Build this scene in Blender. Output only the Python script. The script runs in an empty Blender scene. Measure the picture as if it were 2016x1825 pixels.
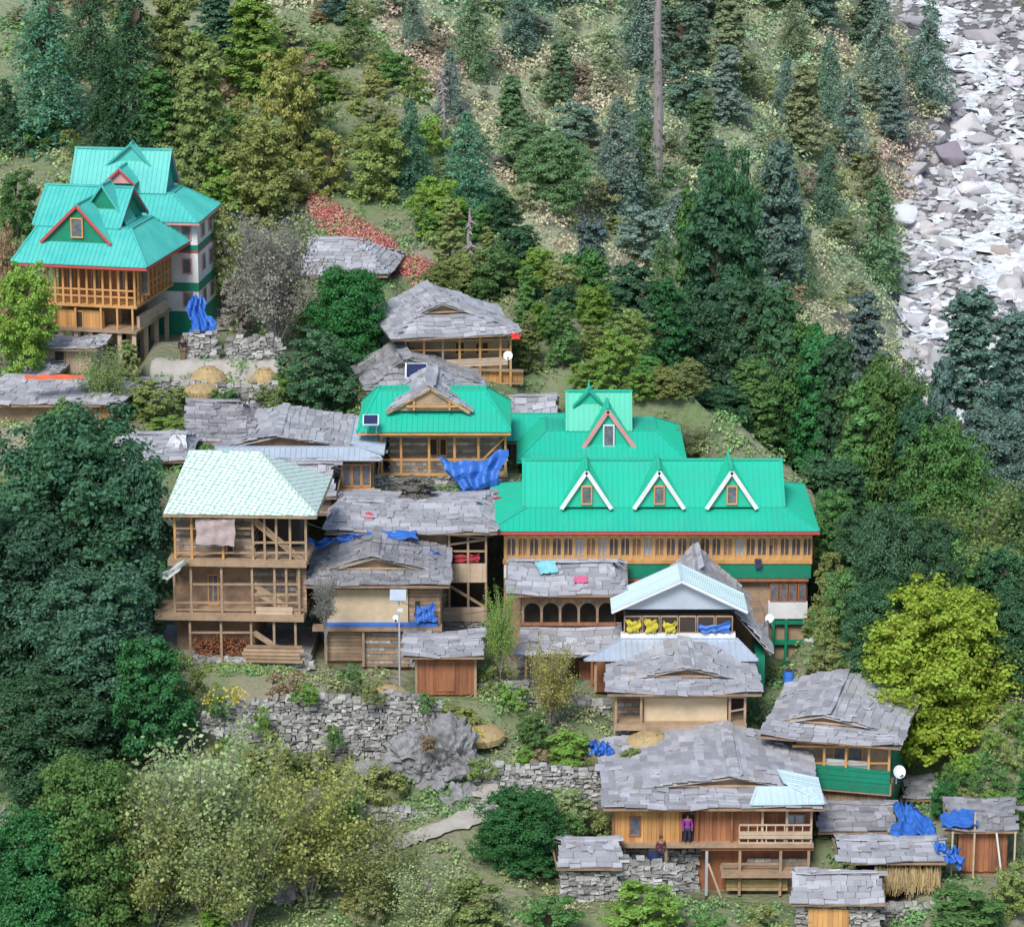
import bpy, math, random
import numpy as np
from mathutils import Vector, Matrix, noise
random.seed(7); rng=np.random.default_rng(7)
SC=bpy.context.scene; COL=SC.collection
K=.16/1008; PIT=math.radians(15); cp,sp=math.cos(PIT),math.sin(PIT)
V=Vector; U=random.uniform
def ray(px,py):
    a=(px-1008)*K; b=(912.5-py)*K
    return V((a,cp+b*sp,-sp+b*cp))
def at(px,py,Y):
    d=ray(px,py); return d*(Y/d.y)
# ---------------------------------------------------------------- terrain
YCx=[-60,-20,-12,-5,0,5,10,17,22,35,60]; YCy=[330,285,262,242,226,213,204,194,180,170,165]
XLy=[0,329,346,363,386,402,420,451,473,600]; XLx=[44,44.3,44.6,44.5,47.7,51.7,57.9,57.0,51.5,44]
WDy=[400,455,480]; WDx=[42,27,19]
def base(x,y):
    x=np.asarray(x,float); y=np.asarray(y,float)
    yc=np.interp(x,YCx,YCy)
    a=np.where(y<yc,.28*y-106,.28*yc-106-.3*(y-yc))
    xl=np.interp(y,XLy,XLx); wd=np.interp(y,WDy,WDx); d=xl-x; dr=x-(xl+wd)
    bank=np.where(d>0,18*(1-np.exp(-np.maximum(d,0)/20))+.12*d,0)+np.where(dr>0,18*(1-np.exp(-np.maximum(dr,0)/14))+.15*dr,0)
    b=-84.7+.2*(y-330)+bank+np.maximum(0,y-500)*.55
    f=.5*(a+b+np.sqrt((a-b)**2+4))
    riv=((d<0)&(dr<0)&(y>280))
    n=.5*np.sin(x*.35+y*.21)+.4*np.sin(x*.8-y*.5+1)+.9*np.sin(x*.09+2)*np.sin(y*.08)
    far=np.clip((y-260)/60,0,1)
    n=n*(.5+far*1.6)
    return f+np.where(riv,n*.15,n)
PADS=[]
def padw(x,y,marg=1.6,shr=0):
    out=[]
    for (cx,cy,c,s,u0,u1,v0,v1,z) in PADS:
        dx=x-cx; dy=y-cy; u=dx*c+dy*s; v=-dx*s+dy*c
        d=np.hypot(np.maximum(np.maximum(u0+shr-u,u-u1+shr),0),np.maximum(np.maximum(v0+shr-v,v-v1+shr*.5),0))
        w=np.clip(1-d/marg,0,1); w=w*w*(3-2*w); out.append((w,z))
    return out
def H(x,y):
    h=base(x,y)
    for w,z in padw(np.asarray(x,float),np.asarray(y,float)): h=h*(1-w)+z*w
    return h
YS=np.concatenate([np.arange(125,300,.4),np.arange(300,640,1.5)])
def hit(px,py,fn=base):
    d=ray(px,py); t=YS/d.y
    h=fn(d.x*t,YS); ok=np.nonzero(h>=d.z*t)[0]
    Y=YS[ok[0]] if len(ok) else 600.
    return float(Y)
def onground(px,py,fn=H):
    Y=hit(px,py,fn); p=at(px,py,Y); return V((p.x,p.y,float(H(p.x,p.y))))
# ---------------------------------------------------------------- materials
def mat(name,c,c2=None,var=.12,ns=1.5,na=.2,rough=.8,metal=0,bump=.0,bs=8,objcol=False,trans=0,stretch=None,hue=0):
    m=bpy.data.materials.new(name); m.use_nodes=True; nt=m.node_tree; N=nt.nodes; Lk=nt.links; N.clear()
    out=N.new('ShaderNodeOutputMaterial'); tc=N.new('ShaderNodeTexCoord'); co=tc.outputs['Object']
    if stretch:
        mp=N.new('ShaderNodeMapping'); mp.inputs['Scale'].default_value=stretch; Lk.new(co,mp.inputs[0]); co=mp.outputs[0]
    nz=N.new('ShaderNodeTexNoise'); nz.inputs['Scale'].default_value=ns; nz.inputs['Detail'].default_value=5; nz.inputs['Roughness'].default_value=.65; Lk.new(co,nz.inputs['Vector'])
    geo=N.new('ShaderNodeNewGeometry')
    mx=N.new('ShaderNodeMix'); mx.data_type='RGBA'
    mx.inputs[6].default_value=(*c,1); mx.inputs[7].default_value=(*(c2 or c),1)
    rp=N.new('ShaderNodeMapRange'); rp.inputs[1].default_value=.38; rp.inputs[2].default_value=.62; Lk.new(nz.outputs[0],rp.inputs[0])
    Lk.new(rp.outputs[0],mx.inputs[0]); src=mx.outputs[2]
    if objcol:
        oi=N.new('ShaderNodeObjectInfo'); mm=N.new('ShaderNodeMix'); mm.data_type='RGBA'; mm.blend_type='MULTIPLY'; mm.inputs[0].default_value=1
        Lk.new(src,mm.inputs[6]); Lk.new(oi.outputs['Color'],mm.inputs[7]); src=mm.outputs[2]
    a=N.new('ShaderNodeMath'); a.operation='MULTIPLY_ADD'; a.inputs[1].default_value=2*var; a.inputs[2].default_value=1-var-na; Lk.new(geo.outputs['Random Per Island'],a.inputs[0])
    b=N.new('ShaderNodeMath'); b.operation='MULTIPLY_ADD'; b.inputs[1].default_value=2*na; Lk.new(nz.outputs[0],b.inputs[0]); Lk.new(a.outputs[0],b.inputs[2])
    hs=N.new('ShaderNodeHueSaturation'); Lk.new(src,hs.inputs['Color']); Lk.new(b.outputs[0],hs.inputs['Value'])
    if hue:
        hm=N.new('ShaderNodeMath'); hm.operation='MULTIPLY_ADD'; hm.inputs[1].default_value=hue; hm.inputs[2].default_value=.5-hue/2
        Lk.new(geo.outputs['Random Per Island'],hm.inputs[0]); Lk.new(hm.outputs[0],hs.inputs['Hue'])
    if trans:
        df=N.new('ShaderNodeBsdfDiffuse'); tr=N.new('ShaderNodeBsdfTranslucent'); ms=N.new('ShaderNodeMixShader'); ms.inputs[0].default_value=trans
        Lk.new(hs.outputs[0],df.inputs[0]); Lk.new(hs.outputs[0],tr.inputs[0]); Lk.new(df.outputs[0],ms.inputs[1]); Lk.new(tr.outputs[0],ms.inputs[2]); Lk.new(ms.outputs[0],out.inputs[0])
    else:
        pb=N.new('ShaderNodeBsdfPrincipled'); pb.inputs['Roughness'].default_value=rough; pb.inputs['Metallic'].default_value=metal
        Lk.new(hs.outputs[0],pb.inputs['Base Color']); Lk.new(pb.outputs[0],out.inputs[0])
        if bump:
            n2=N.new('ShaderNodeTexNoise'); n2.inputs['Scale'].default_value=bs; n2.inputs['Detail'].default_value=6; Lk.new(co,n2.inputs['Vector'])
            bp=N.new('ShaderNodeBump'); bp.inputs['Strength'].default_value=bump; bp.inputs['Distance'].default_value=.15; Lk.new(n2.outputs[0],bp.inputs['Height']); Lk.new(bp.outputs[0],pb.inputs['Normal'])
    return m
M=dict(
 slate=mat('slate',(.45,.46,.50),(.33,.33,.355),.24,.8,.24,.65,bump=.25),
 slated=mat('dark_slate',(.35,.35,.37),(.22,.22,.235),.25,1.2,.22,.75,bump=.25),
 green=mat('green_sheet',(.02,.52,.35),(.03,.44,.31),.03,.6,.16,.4),
 teal=mat('teal_sheet',(.10,.55,.49),(.06,.44,.41),.03,.6,.18,.4),
 orange=mat('varnished_wood',(.63,.35,.13),(.46,.23,.08),.2,1.2,.2,.6,stretch=(1,1,.3)),
 wood=mat('weathered_wood',(.43,.30,.19),(.27,.19,.13),.28,1.5,.25,.85,bump=.2),
 logs=mat('old_log_wood',(.37,.24,.15),(.20,.14,.10),.3,1.2,.25,.85,bump=.2),
 redwood=mat('red_brown_boards',(.38,.16,.07),(.23,.09,.05),.25,1.3,.3,.7,stretch=(2,2,.4)),
 palewood=mat('pale_boards',(.58,.45,.33),(.44,.33,.24),.15,1.5,.15,.8),
 mud=mat('mud_plaster',(.62,.50,.34),(.50,.40,.27),.05,1.2,.15,.95,bump=.2,bs=3),
 white=mat('white_paint',(.78,.79,.81),(.64,.66,.68),.04,1,.08,.7),
 gpaint=mat('green_paint',(.0,.25,.14),(.01,.18,.11),.06,1.5,.12,.6),
 red=mat('red_paint',(.58,.07,.07),(.45,.07,.07),.06,1,.15,.6),
 pink=mat('faded_red_paint',(.66,.32,.32),(.55,.25,.25),.06,1,.1,.7),
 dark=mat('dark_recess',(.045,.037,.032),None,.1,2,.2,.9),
 glass=mat('window_glass',(.10,.11,.13),(.17,.17,.20),.3,3,.3,.25),
 tin=mat('galvanised_sheet',(.52,.60,.70),(.42,.49,.57),.1,.7,.15,.4,.2),
 tinp=mat('painted_tin',(.58,.74,.77),(.52,.65,.70),.1,.7,.1,.45),
 stone=mat('field_stone',(.43,.43,.42),(.27,.265,.25),.42,1.5,.2,.9,bump=.4),
 rock=mat('rock',(.34,.345,.36),(.17,.17,.18),.15,.9,.45,.9,bump=1,bs=2.5),
 boulder=mat('river_boulder',(.52,.52,.535),(.36,.36,.375),.30,.25,.25,.85,bump=.6,bs=1,objcol=True),
 blue=mat('blue_tarp',(.045,.18,.60),(.03,.12,.43),.1,1.2,.25,.5),
 yellow=mat('yellow_cloth',(.58,.50,.05),(.42,.36,.04),.1,3,.15,.8),
 cloth=mat('plain_cloth',(1,1,1),(.7,.7,.7),.1,3,.15,.85,objcol=True),
 straw=mat('straw',(.48,.36,.18),(.32,.24,.12),.35,3,.3,.95),
 bark=mat('bark',(.15,.11,.08),(.09,.07,.055),.2,2,.3,.95,bump=.5),
 barkg=mat('grey_bark',(.34,.31,.31),(.22,.19,.19),.2,1.5,.3,.95,bump=.5),
 leaf=mat('foliage',(1,1,1),(.78,.82,.72),.40,.35,.16,objcol=True,trans=.42,hue=.05),
 path=mat('path_earth',(.46,.43,.40),(.32,.30,.26),.05,1.2,.25,.95,bump=.4,bs=4),
 skin=mat('skin',(.30,.16,.10),None,.02,2,.05,.6),
 water=mat('white_water',(.92,.93,.95),(.55,.63,.68),.05,1.1,.25,.35,bump=.6,bs=2),
 solar=mat('solar_panel',(.02,.03,.09),(.03,.04,.12),.05,2,.1,.25),
 wire=mat('wire',(.05,.05,.05)),
)
def mottled():
    m=mat('mottled_sheet',(.50,.66,.60),(.30,.55,.46),.05,1,.05,.5)
    nt=m.node_tree; N=nt.nodes; L=nt.links
    hs=[n for n in N if n.type=='HUE_SAT'][0]; tc=[n for n in N if n.type=='TEX_COORD'][0]
    mp=N.new('ShaderNodeMapping'); mp.inputs['Scale'].default_value=(3.4,4.4,0.01); mp.inputs['Rotation'].default_value=(0,0,.25); L.new(tc.outputs['Object'],mp.inputs[0])
    vo=N.new('ShaderNodeTexVoronoi'); vo.inputs['Scale'].default_value=1; vo.inputs['Randomness'].default_value=.22; L.new(mp.outputs[0],vo.inputs['Vector'])
    mr=N.new('ShaderNodeMapRange'); mr.inputs[1].default_value=.36; mr.inputs[2].default_value=.56; L.new(vo.outputs['Distance'],mr.inputs[0])
    mx=N.new('ShaderNodeMix'); mx.data_type='RGBA'; mx.inputs[6].default_value=(.72,.80,.77,1); mx.inputs[7].default_value=(.24,.50,.41,1)
    L.new(mr.outputs[0],mx.inputs[0]); L.new(mx.outputs[2],hs.inputs['Color']); return m
M['mottled']=mottled()
def ground_mat(name,cols,sc,detail=8):
    m=bpy.data.materials.new(name); m.use_nodes=True; nt=m.node_tree; N=nt.nodes; L=nt.links
    pb=N['Principled BSDF']; pb.inputs['Roughness'].default_value=.95
    tc=N.new('ShaderNodeTexCoord'); nz=N.new('ShaderNodeTexNoise'); nz.inputs['Scale'].default_value=sc; nz.inputs['Detail'].default_value=detail; nz.inputs['Roughness'].default_value=.7
    L.new(tc.outputs['Object'],nz.inputs['Vector'])
    cr=N.new('ShaderNodeValToRGB'); e=cr.color_ramp.elements
    while len(e)<len(cols): e.new(.5)
    for i,(p,c) in enumerate(cols): e[i].position=p; e[i].color=(*c,1)
    L.new(nz.outputs[0],cr.inputs[0]); csrc=cr.outputs[0]
    geo=N.new('ShaderNodeNewGeometry'); hs=N.new('ShaderNodeHueSaturation'); a=N.new('ShaderNodeMath'); a.operation='MULTIPLY_ADD'; a.inputs[1].default_value=.8; a.inputs[2].default_value=.6
    L.new(geo.outputs['Random Per Island'],a.inputs[0]); L.new(a.outputs[0],hs.inputs['Value']); 
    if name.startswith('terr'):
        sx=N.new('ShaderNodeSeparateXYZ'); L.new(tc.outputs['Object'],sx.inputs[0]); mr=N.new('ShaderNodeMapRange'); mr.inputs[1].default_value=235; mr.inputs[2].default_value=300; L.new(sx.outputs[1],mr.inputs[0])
        mx=N.new('ShaderNodeMix'); mx.data_type='RGBA'; mx.blend_type='MIX'; mx.inputs[7].default_value=(.31,.34,.22,1); L.new(mr.outputs[0],mx.inputs[0]); L.new(csrc,mx.inputs[6]); csrc=mx.outputs[2]  # distance haze painted into the ground colour, paler with y
        ma=N.new('ShaderNodeMath'); ma.operation='MULTIPLY_ADD'; ma.inputs[1].default_value=-.116; L.new(sx.outputs[1],ma.inputs[0]); L.new(sx.outputs[0],ma.inputs[2])
        mq=N.new('ShaderNodeMapRange'); mq.inputs[1].default_value=0; mq.inputs[2].default_value=4; L.new(ma.outputs[0],mq.inputs[0])
        mf=N.new('ShaderNodeMath'); mf.operation='MULTIPLY'; L.new(mq.outputs[0],mf.inputs[0]); L.new(mr.outputs[0],mf.inputs[1])
        m3=N.new('ShaderNodeMix'); m3.data_type='RGBA'; m3.inputs[7].default_value=(.16,.16,.165,1); L.new(mf.outputs[0],m3.inputs[0]); L.new(csrc,m3.inputs[6]); csrc=m3.outputs[2]
        a.inputs[1].default_value=0; a.inputs[2].default_value=1
        bp=N.new('ShaderNodeBump'); bp.inputs['Strength'].default_value=.8; bp.inputs['Distance'].default_value=.5; n2=N.new('ShaderNodeTexNoise'); n2.inputs['Scale'].default_value=2; n2.inputs['Detail'].default_value=8; L.new(tc.outputs['Object'],n2.inputs['Vector']); L.new(n2.outputs[0],bp.inputs['Height']); L.new(bp.outputs[0],pb.inputs['Normal'])
    L.new(csrc,hs.inputs['Color']); L.new(hs.outputs[0],pb.inputs['Base Color'])
    return m
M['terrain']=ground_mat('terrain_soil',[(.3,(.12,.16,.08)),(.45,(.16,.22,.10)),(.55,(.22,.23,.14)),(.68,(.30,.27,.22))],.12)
M['under']=ground_mat('undergrowth_leaves',[(.30,(.09,.22,.09)),(.44,(.16,.32,.11)),(.54,(.26,.37,.14)),(.63,(.36,.36,.19)),(.72,(.40,.26,.20))],.10)
M['scrub']=ground_mat('far_scrub_leaves',[(.30,(.18,.33,.23)),(.42,(.28,.42,.24)),(.50,(.42,.49,.27)),(.57,(.52,.49,.34)),(.66,(.50,.36,.30))],.05)  # pale leaf colours stand in for haze over the far slope
M['redcrop']=ground_mat('red_leaves',[(.35,(.55,.16,.15)),(.5,(.60,.26,.22)),(.7,(.44,.36,.18))],.6)
# ---------------------------------------------------------------- mesh builder
def link(o,parent=None):
    COL.objects.link(o)
    if parent: o.parent=parent
    return o
class MB:
    def __init__(s): s.v=[]; s.f=[]
    def add(s,vs,fs):
        n=len(s.v); s.v+= [tuple(p) for p in vs]; s.f+=[tuple(i+n for i in f) for f in fs]; return s
    def hexa(s,p): return s.add(p,[(0,3,2,1),(4,5,6,7),(0,1,5,4),(1,2,6,5),(2,3,7,6),(3,0,4,7)])
    def box(s,u0,u1,v0,v1,z0,z1):
        return s.hexa([(u0,v0,z0),(u1,v0,z0),(u1,v1,z0),(u0,v1,z0),(u0,v0,z1),(u1,v0,z1),(u1,v1,z1),(u0,v1,z1)])
    def bar(s,p,q,w,h=None):
        h=h or w; p=V(p); q=V(q); d=(q-p).normalized(); up=V((0,0,1)) if abs(d.z)<.95 else V((0,1,0))
        a=d.cross(up).normalized()*w/2; b=a.cross(d).normalized()*h/2
        return s.hexa([p-a-b,p+a-b,p+a+b,p-a+b,q-a-b,q+a-b,q+a+b,q-a+b])
    def poly(s,pts): return s.add(pts,[tuple(range(len(pts)))])
    def slab(s,pts,th):
        n=len(pts); d=V((0,0,-th)); p=[V(x) for x in pts]
        return s.add(p+[x+d for x in p],[tuple(range(n)),tuple(range(2*n-1,n-1,-1))]+[(i,(i+n),(i+1)%n+n,(i+1)%n) for i in range(n)])
    def tube(s,pts,rad,n=6):
        base=len(s.v); P=[V(p) for p in pts]
        for i,p in enumerate(P):
            d=(P[min(i+1,len(P)-1)]-P[max(i-1,0)]).normalized(); up=V((0,0,1)) if abs(d.z)<.9 else V((1,0,0))
            a=d.cross(up).normalized(); b=d.cross(a)
            for k in range(n):
                t=6.2832*k/n; s.v.append(tuple(p+(a*math.cos(t)+b*math.sin(t))*rad[i]))
        for i in range(len(P)-1):
            for k in range(n):
                s.f.append((base+i*n+k,base+i*n+(k+1)%n,base+(i+1)*n+(k+1)%n,base+(i+1)*n+k))
        s.f.append(tuple(base+k for k in range(n))); s.f.append(tuple(base+(len(P)-1)*n+k for k in range(n))); return s
    def build(s,name,m,parent=None,smooth=False):
        me=bpy.data.meshes.new(name); me.from_pydata(s.v,[],s.f); me.materials.append(M[m] if isinstance(m,str) else m)
        if smooth: me.polygons.foreach_set('use_smooth',[True]*len(me.polygons))
        return link(bpy.data.objects.new(name,me),parent)
def thing(name,label,cat,loc=(0,0,0),yaw=0,group=None):
    o=bpy.data.objects.new(name,None); o.empty_display_size=.3; link(o); o.location=loc; o.rotation_euler=(0,0,yaw); o['label']=label; o['category']=cat
    if group: o['group']=group
    return o
def tag(o,label,cat,group=None):
    o['label']=label; o['category']=cat
    if group: o['group']=group
    return o
def np_mesh(name,verts,nq,m,k=4):
    me=bpy.data.meshes.new(name); me.vertices.add(len(verts)); me.vertices.foreach_set('co',verts.astype(np.float32).ravel())
    me.loops.add(nq*k); me.loops.foreach_set('vertex_index',np.arange(nq*k,dtype=np.int32)); me.polygons.add(nq); me.polygons.foreach_set('loop_start',np.arange(0,nq*k,k,dtype=np.int32))
    me.update(calc_edges=True); me.materials.append(M[m]); return me
# ---------------------------------------------------------------- roofs
def frame(pts):
    o=pts[0]; eu=(pts[1]-pts[0]).normalized(); c=sum(pts,V((0,0,0)))/len(pts)
    w=c-o; ev=(w-eu*w.dot(eu)).normalized(); n=eu.cross(ev)
    if n.z<0: n=-n
    return o,eu,ev,n,[((p-o).dot(eu),(p-o).dot(ev)) for p in pts]
def clip(P,ax,val):
    r=[]
    for i in range(len(P)):
        a=P[i]; b=P[(i+1)%len(P)]
        if (a[ax]-val)*(b[ax]-val)<=0 and a[ax]!=b[ax]:
            t=(val-a[ax])/(b[ax]-a[ax]); r.append(a[1-ax]+t*(b[1-ax]-a[1-ax]))
    return (min(r),max(r)) if len(r)>1 else None
def slate(mb,pts,row=.44,th=.055,wr=(.5,1.2)):
    pts=[V(p) for p in pts]; o,eu,ev,n,P=frame(pts); mb.slab([p-n*.16 for p in pts],.06)
    bm_=max(p[1] for p in P); b=-.1; A0=min(p[0] for p in P); A1=max(p[0] for p in P); ph=U(0,6); sg=U(.06,.14)
    def pt(x,y,h): 
        s=(x-A0)/(A1-A0+.01); dz=-sg*math.sin(math.pi*min(max(s,0),1))+.045*math.sin(x*1.7+ph)+.04*math.sin(y*2.3+ph*2+x*.6)
        return o+eu*x+ev*y+n*(h+dz)
    while b<bm_-.1:
        iv=clip(P,1,min(max(b+row*.4,.01),bm_-.01)); wav=U(0,6)
        if iv:
            a=iv[0]-U(.0,.25); 
            while a<iv[1]-.1:
                w=U(*wr)
                if a+w>iv[1]+.15: w=iv[1]+U(-.05,.22)-a
                if w<.08: break
                j=U(-.06,.04)+.05*math.sin(a*.9+wav); j2=j+U(-.05,.05); t2=U(.9,1.6)*th; up=U(.03,.075); k=U(-.025,.03); g=.014
                if random.random()<.03: j-=U(.1,.28); j2-=U(.1,.3); up+=.05
                lo=th+up
                mb.hexa([pt(a+g,b+j,lo-t2),pt(a+w-g,b+j2,lo-t2+k),pt(a+w-g,b+row*1.3,-.02),pt(a+g,b+row*1.3,-.02),
                         pt(a+g,b+j,lo),pt(a+w-g,b+j2,lo+k),pt(a+w-g,b+row*1.3,.035+k*.5),pt(a+g,b+row*1.3,.035)])
                a+=w
        b+=row*U(.85,1.12)
    for i in range(int(len(P)*1.5)):
        y=U(.1,.85)*bm_; iv=clip(P,1,y)
        if iv and iv[1]-iv[0]>1: 
            x=U(iv[0]+.3,iv[1]-.3); w=U(.12,.35); l=U(.12,.35); r=U(-.2,.2); mb.hexa([pt(x+(-w if k in(0,3) else w),y+(-l if k<2 else l)+r*(k%2),.12+(.06 if q else 0)) for q in (0,1) for k in range(4)])
def ribbed(mb,pts,s=.32,hg=.045,w=.05):
    pts=[V(p) for p in pts]; o,eu,ev,n,P=frame(pts); mb.slab(pts,.05)
    a0=min(p[0] for p in P)+.1; a1=max(p[0] for p in P)
    while a0<a1:
        iv=clip(P,0,a0)
        if iv and iv[1]-iv[0]>.05: mb.bar(o+eu*a0+ev*iv[0]+n*hg*.5,o+eu*a0+ev*iv[1]+n*hg*.5,w,hg)
        a0+=s
    for i in range(1,len(pts)): 
        mb.bar(pts[i]+n*.03,pts[(i+1)%len(pts)]+n*.03,.12,.06)
def cover(mb,pts,kind,**k):
    (slate if kind.startswith('slate') else ribbed)(mb,pts,**k)
class House:
    def __init__(s,name,label,cat,px,pb,Y,yaw=0,group=None):
        s.p=at(px,pb,Y); s.yaw=math.radians(yaw); s.o=thing(name,label,cat,s.p,s.yaw,group); s.R=Matrix.Rotation(-s.yaw,3,'Z'); s.oc=s.R@(-s.p)
    def L(s,px,py,v=0.):
        d=s.R@ray(px,py); t=(v-s.oc.y)/d.y; return s.oc+d*t
    def rect(s,x0,x1,yt,yb,v=0.):
        a=s.L(x0,yb,v); b=s.L(x1,yt,v); return a.x,b.x,a.z,b.z
    def pad(s,u0,u1,v0=-1.2,v1=8,z=0):
        PADS.append((s.p.x,s.p.y,math.cos(s.yaw),math.sin(s.yaw),u0,u1,v0,v1,s.p.z+z))
    def box(s,name,m,x0,x1,yt,yb,v0=0,v1=4,parent=None):
        u0,u1,z0,z1=s.rect(x0,x1,yt,yb,v0); return MB().box(u0,u1,v0,v1,z0,z1).build(name,m,parent or s.o)
    def planks(s,name,m,x0,x1,yt,yb,v=0,horiz=False,w=.22):
        u0,u1,z0,z1=s.rect(x0,x1,yt,yb,v); mb=MB()
        if horiz:
            z=z0
            while z<z1-.02: h=min(w*U(.8,1.2),z1-z); mb.box(u0-U(0,.04),u1+U(0,.04),v-U(.02,.06),v+.1,z,z+h-.02); z+=h
        else:
            u=u0
            while u<u1-.02: h=min(w*U(.8,1.2),u1-u); mb.box(u,u+h-.012,v-U(.02,.05),v+.1,z0-U(0,.05),z1); u+=h
        return mb.build(name,m,s.o)
    def kath(s,x0,x1,yt,yb,v=0,d=4,name='log_wall'):
        u0,u1,z0,z1=s.rect(x0,x1,yt,yb,v); mb=MB(); st=MB(); z=z0; i=0
        while z<z1-.05:
            h=min(U(.16,.24),z1-z)
            if i%2==0:
                mb.box(u0-.1,u1+.1,v-.06,v+.15,z,z+h); mb.box(u1-.1,u1+.1,v-.05,v+d,z+.01,z+h-.01); mb.box(u0-.1,u0+.1,v-.05,v+d,z+.01,z+h-.01)
            else:
                u=u0
                while u<u1: w=U(.25,.6); st.box(u,min(u+w-.02,u1),v-U(0,.04),v+.15,z+.01,z+h-.01); u+=w
            z+=h; i+=1
        mb.build(name,'logs',s.o); st.build('stone_infill','stone',s.o)
    def stones(s,name,x0,x1,yt,yb,v=0,d=.5):
        u0,u1,z0,z1=s.rect(x0,x1,yt,yb,v); mb=MB(); courses(mb,V((u0,v,z0)),V((u1,v,z0)),z1-z0,z1-z0); return mb.build(name,'stone',s.o)
    def post(s,px,yt,yb,v=0,w=.13,m='wood',name='post'):
        a=s.L(px,yb,v); b=s.L(px,yt,v); return MB().box(a.x-w/2,a.x+w/2,v-w/2,v+w/2,a.z,b.z).build(name,m,s.o)
    def beam(s,x0,y0,x1,y1,v=0,w=.14,m='wood',name='beam',h=None):
        a=s.L(x0,y0,v); b=s.L(x1,y1,v); return MB().bar(a,b,w,h).build(name,m,s.o)
    def win(s,x0,x1,yt,yb,v=0,cols=1,fm='orange',name='window',fw=.07,glass='glass'):
        u0,u1,z0,z1=s.rect(x0,x1,yt,yb,v); mb=MB()
        mb.box(u0,u0+fw,v-.07,v+.05,z0,z1).box(u1-fw,u1,v-.07,v+.05,z0,z1).box(u0+fw,u1-fw,v-.065,v+.05,z0,z0+fw).box(u0+fw,u1-fw,v-.065,v+.05,z1-fw,z1)
        for i in range(1,cols): u=u0+(u1-u0)*i/cols; mb.box(u-fw/2,u+fw/2,v-.06,v+.05,z0+fw,z1-fw)
        o=mb.build(name,fm,s.o); MB().box(u0+fw,u1-fw,v-.02,v+.03,z0+fw,z1-fw).build('pane',glass,o); return o
    def rail(s,x0,x1,yt,yb,v=0,m='wood',n=10):
        u0,u1,z0,z1=s.rect(x0,x1,yt,yb,v); mb=MB(); mb.box(u0,u1,v-.04,v+.04,z1-.08,z1); mb.box(u0,u1,v-.04,v+.04,z0,z0+.07)
        mb.box(u0,u1,v-.03,v+.03,(z0+z1)/2-.03,(z0+z1)/2+.03)
        for i in range(n+1): u=u0+(u1-u0)*i/n; mb.box(u-.03,u+.03,v-.025,v+.025,z0+.07,z1-.08)
        return mb.build('railing',m,s.o)
    def found(s,u0,u1,z1,d=5,z0=-1.2,m='stone'):
        mb=MB(); mb.box(u0+.05,u1-.05,.1,d,z0,z1-.01); 
        courses(mb,V((u0,0,z0)),V((u1,0,z0)),z1-z0,z1-z0); return mb.build('foundation',m,s.o)
def courses(mb,a,b,h0,h1,sz=(.2,.55),hz=(.13,.26),th=.3,lo=None):
    L=(b-a).length; d=(b-a).normalized(); n=V((0,0,1)).cross(d); 
    x=0; z=0
    while z<max(h0,h1):
        h=U(*hz); x=-U(0,.2)
        while x<L:
            w=U(*sz); t=min(max((x+w/2)/L,0),1); lim=h0+(h1-h0)*t+U(-.18,.12)
            if z<lim and (lo is None or z>lo[0]+(lo[1]-lo[0])*t-.6):
                o=a+d*x+V((0,0,z+U(-.05,.05)))+n*U(-.12,.06); j=lambda:V((U(-.06,.06),U(-.06,.06),U(-.05,.05)))
                D=d*(w-.03); T=n*th; Z=V((0,0,(h-.02)*U(.75,1.15)))
                mb.hexa([o+j(),o+D+j(),o+D+T,o+T,o+Z+j(),o+D+Z+j(),o+D+Z+T,o+Z+T])
            x+=w
        z+=h*.95
def edges(h,pts,m,w=.08,hh=.2,name='fascia'):
    mb=MB()
    for i in range(len(pts)-1): mb.bar(V(pts[i])-V((0,0,.16)),V(pts[i+1])-V((0,0,.16)),w,hh)
    return mb.build(name,m,h.o)
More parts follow.
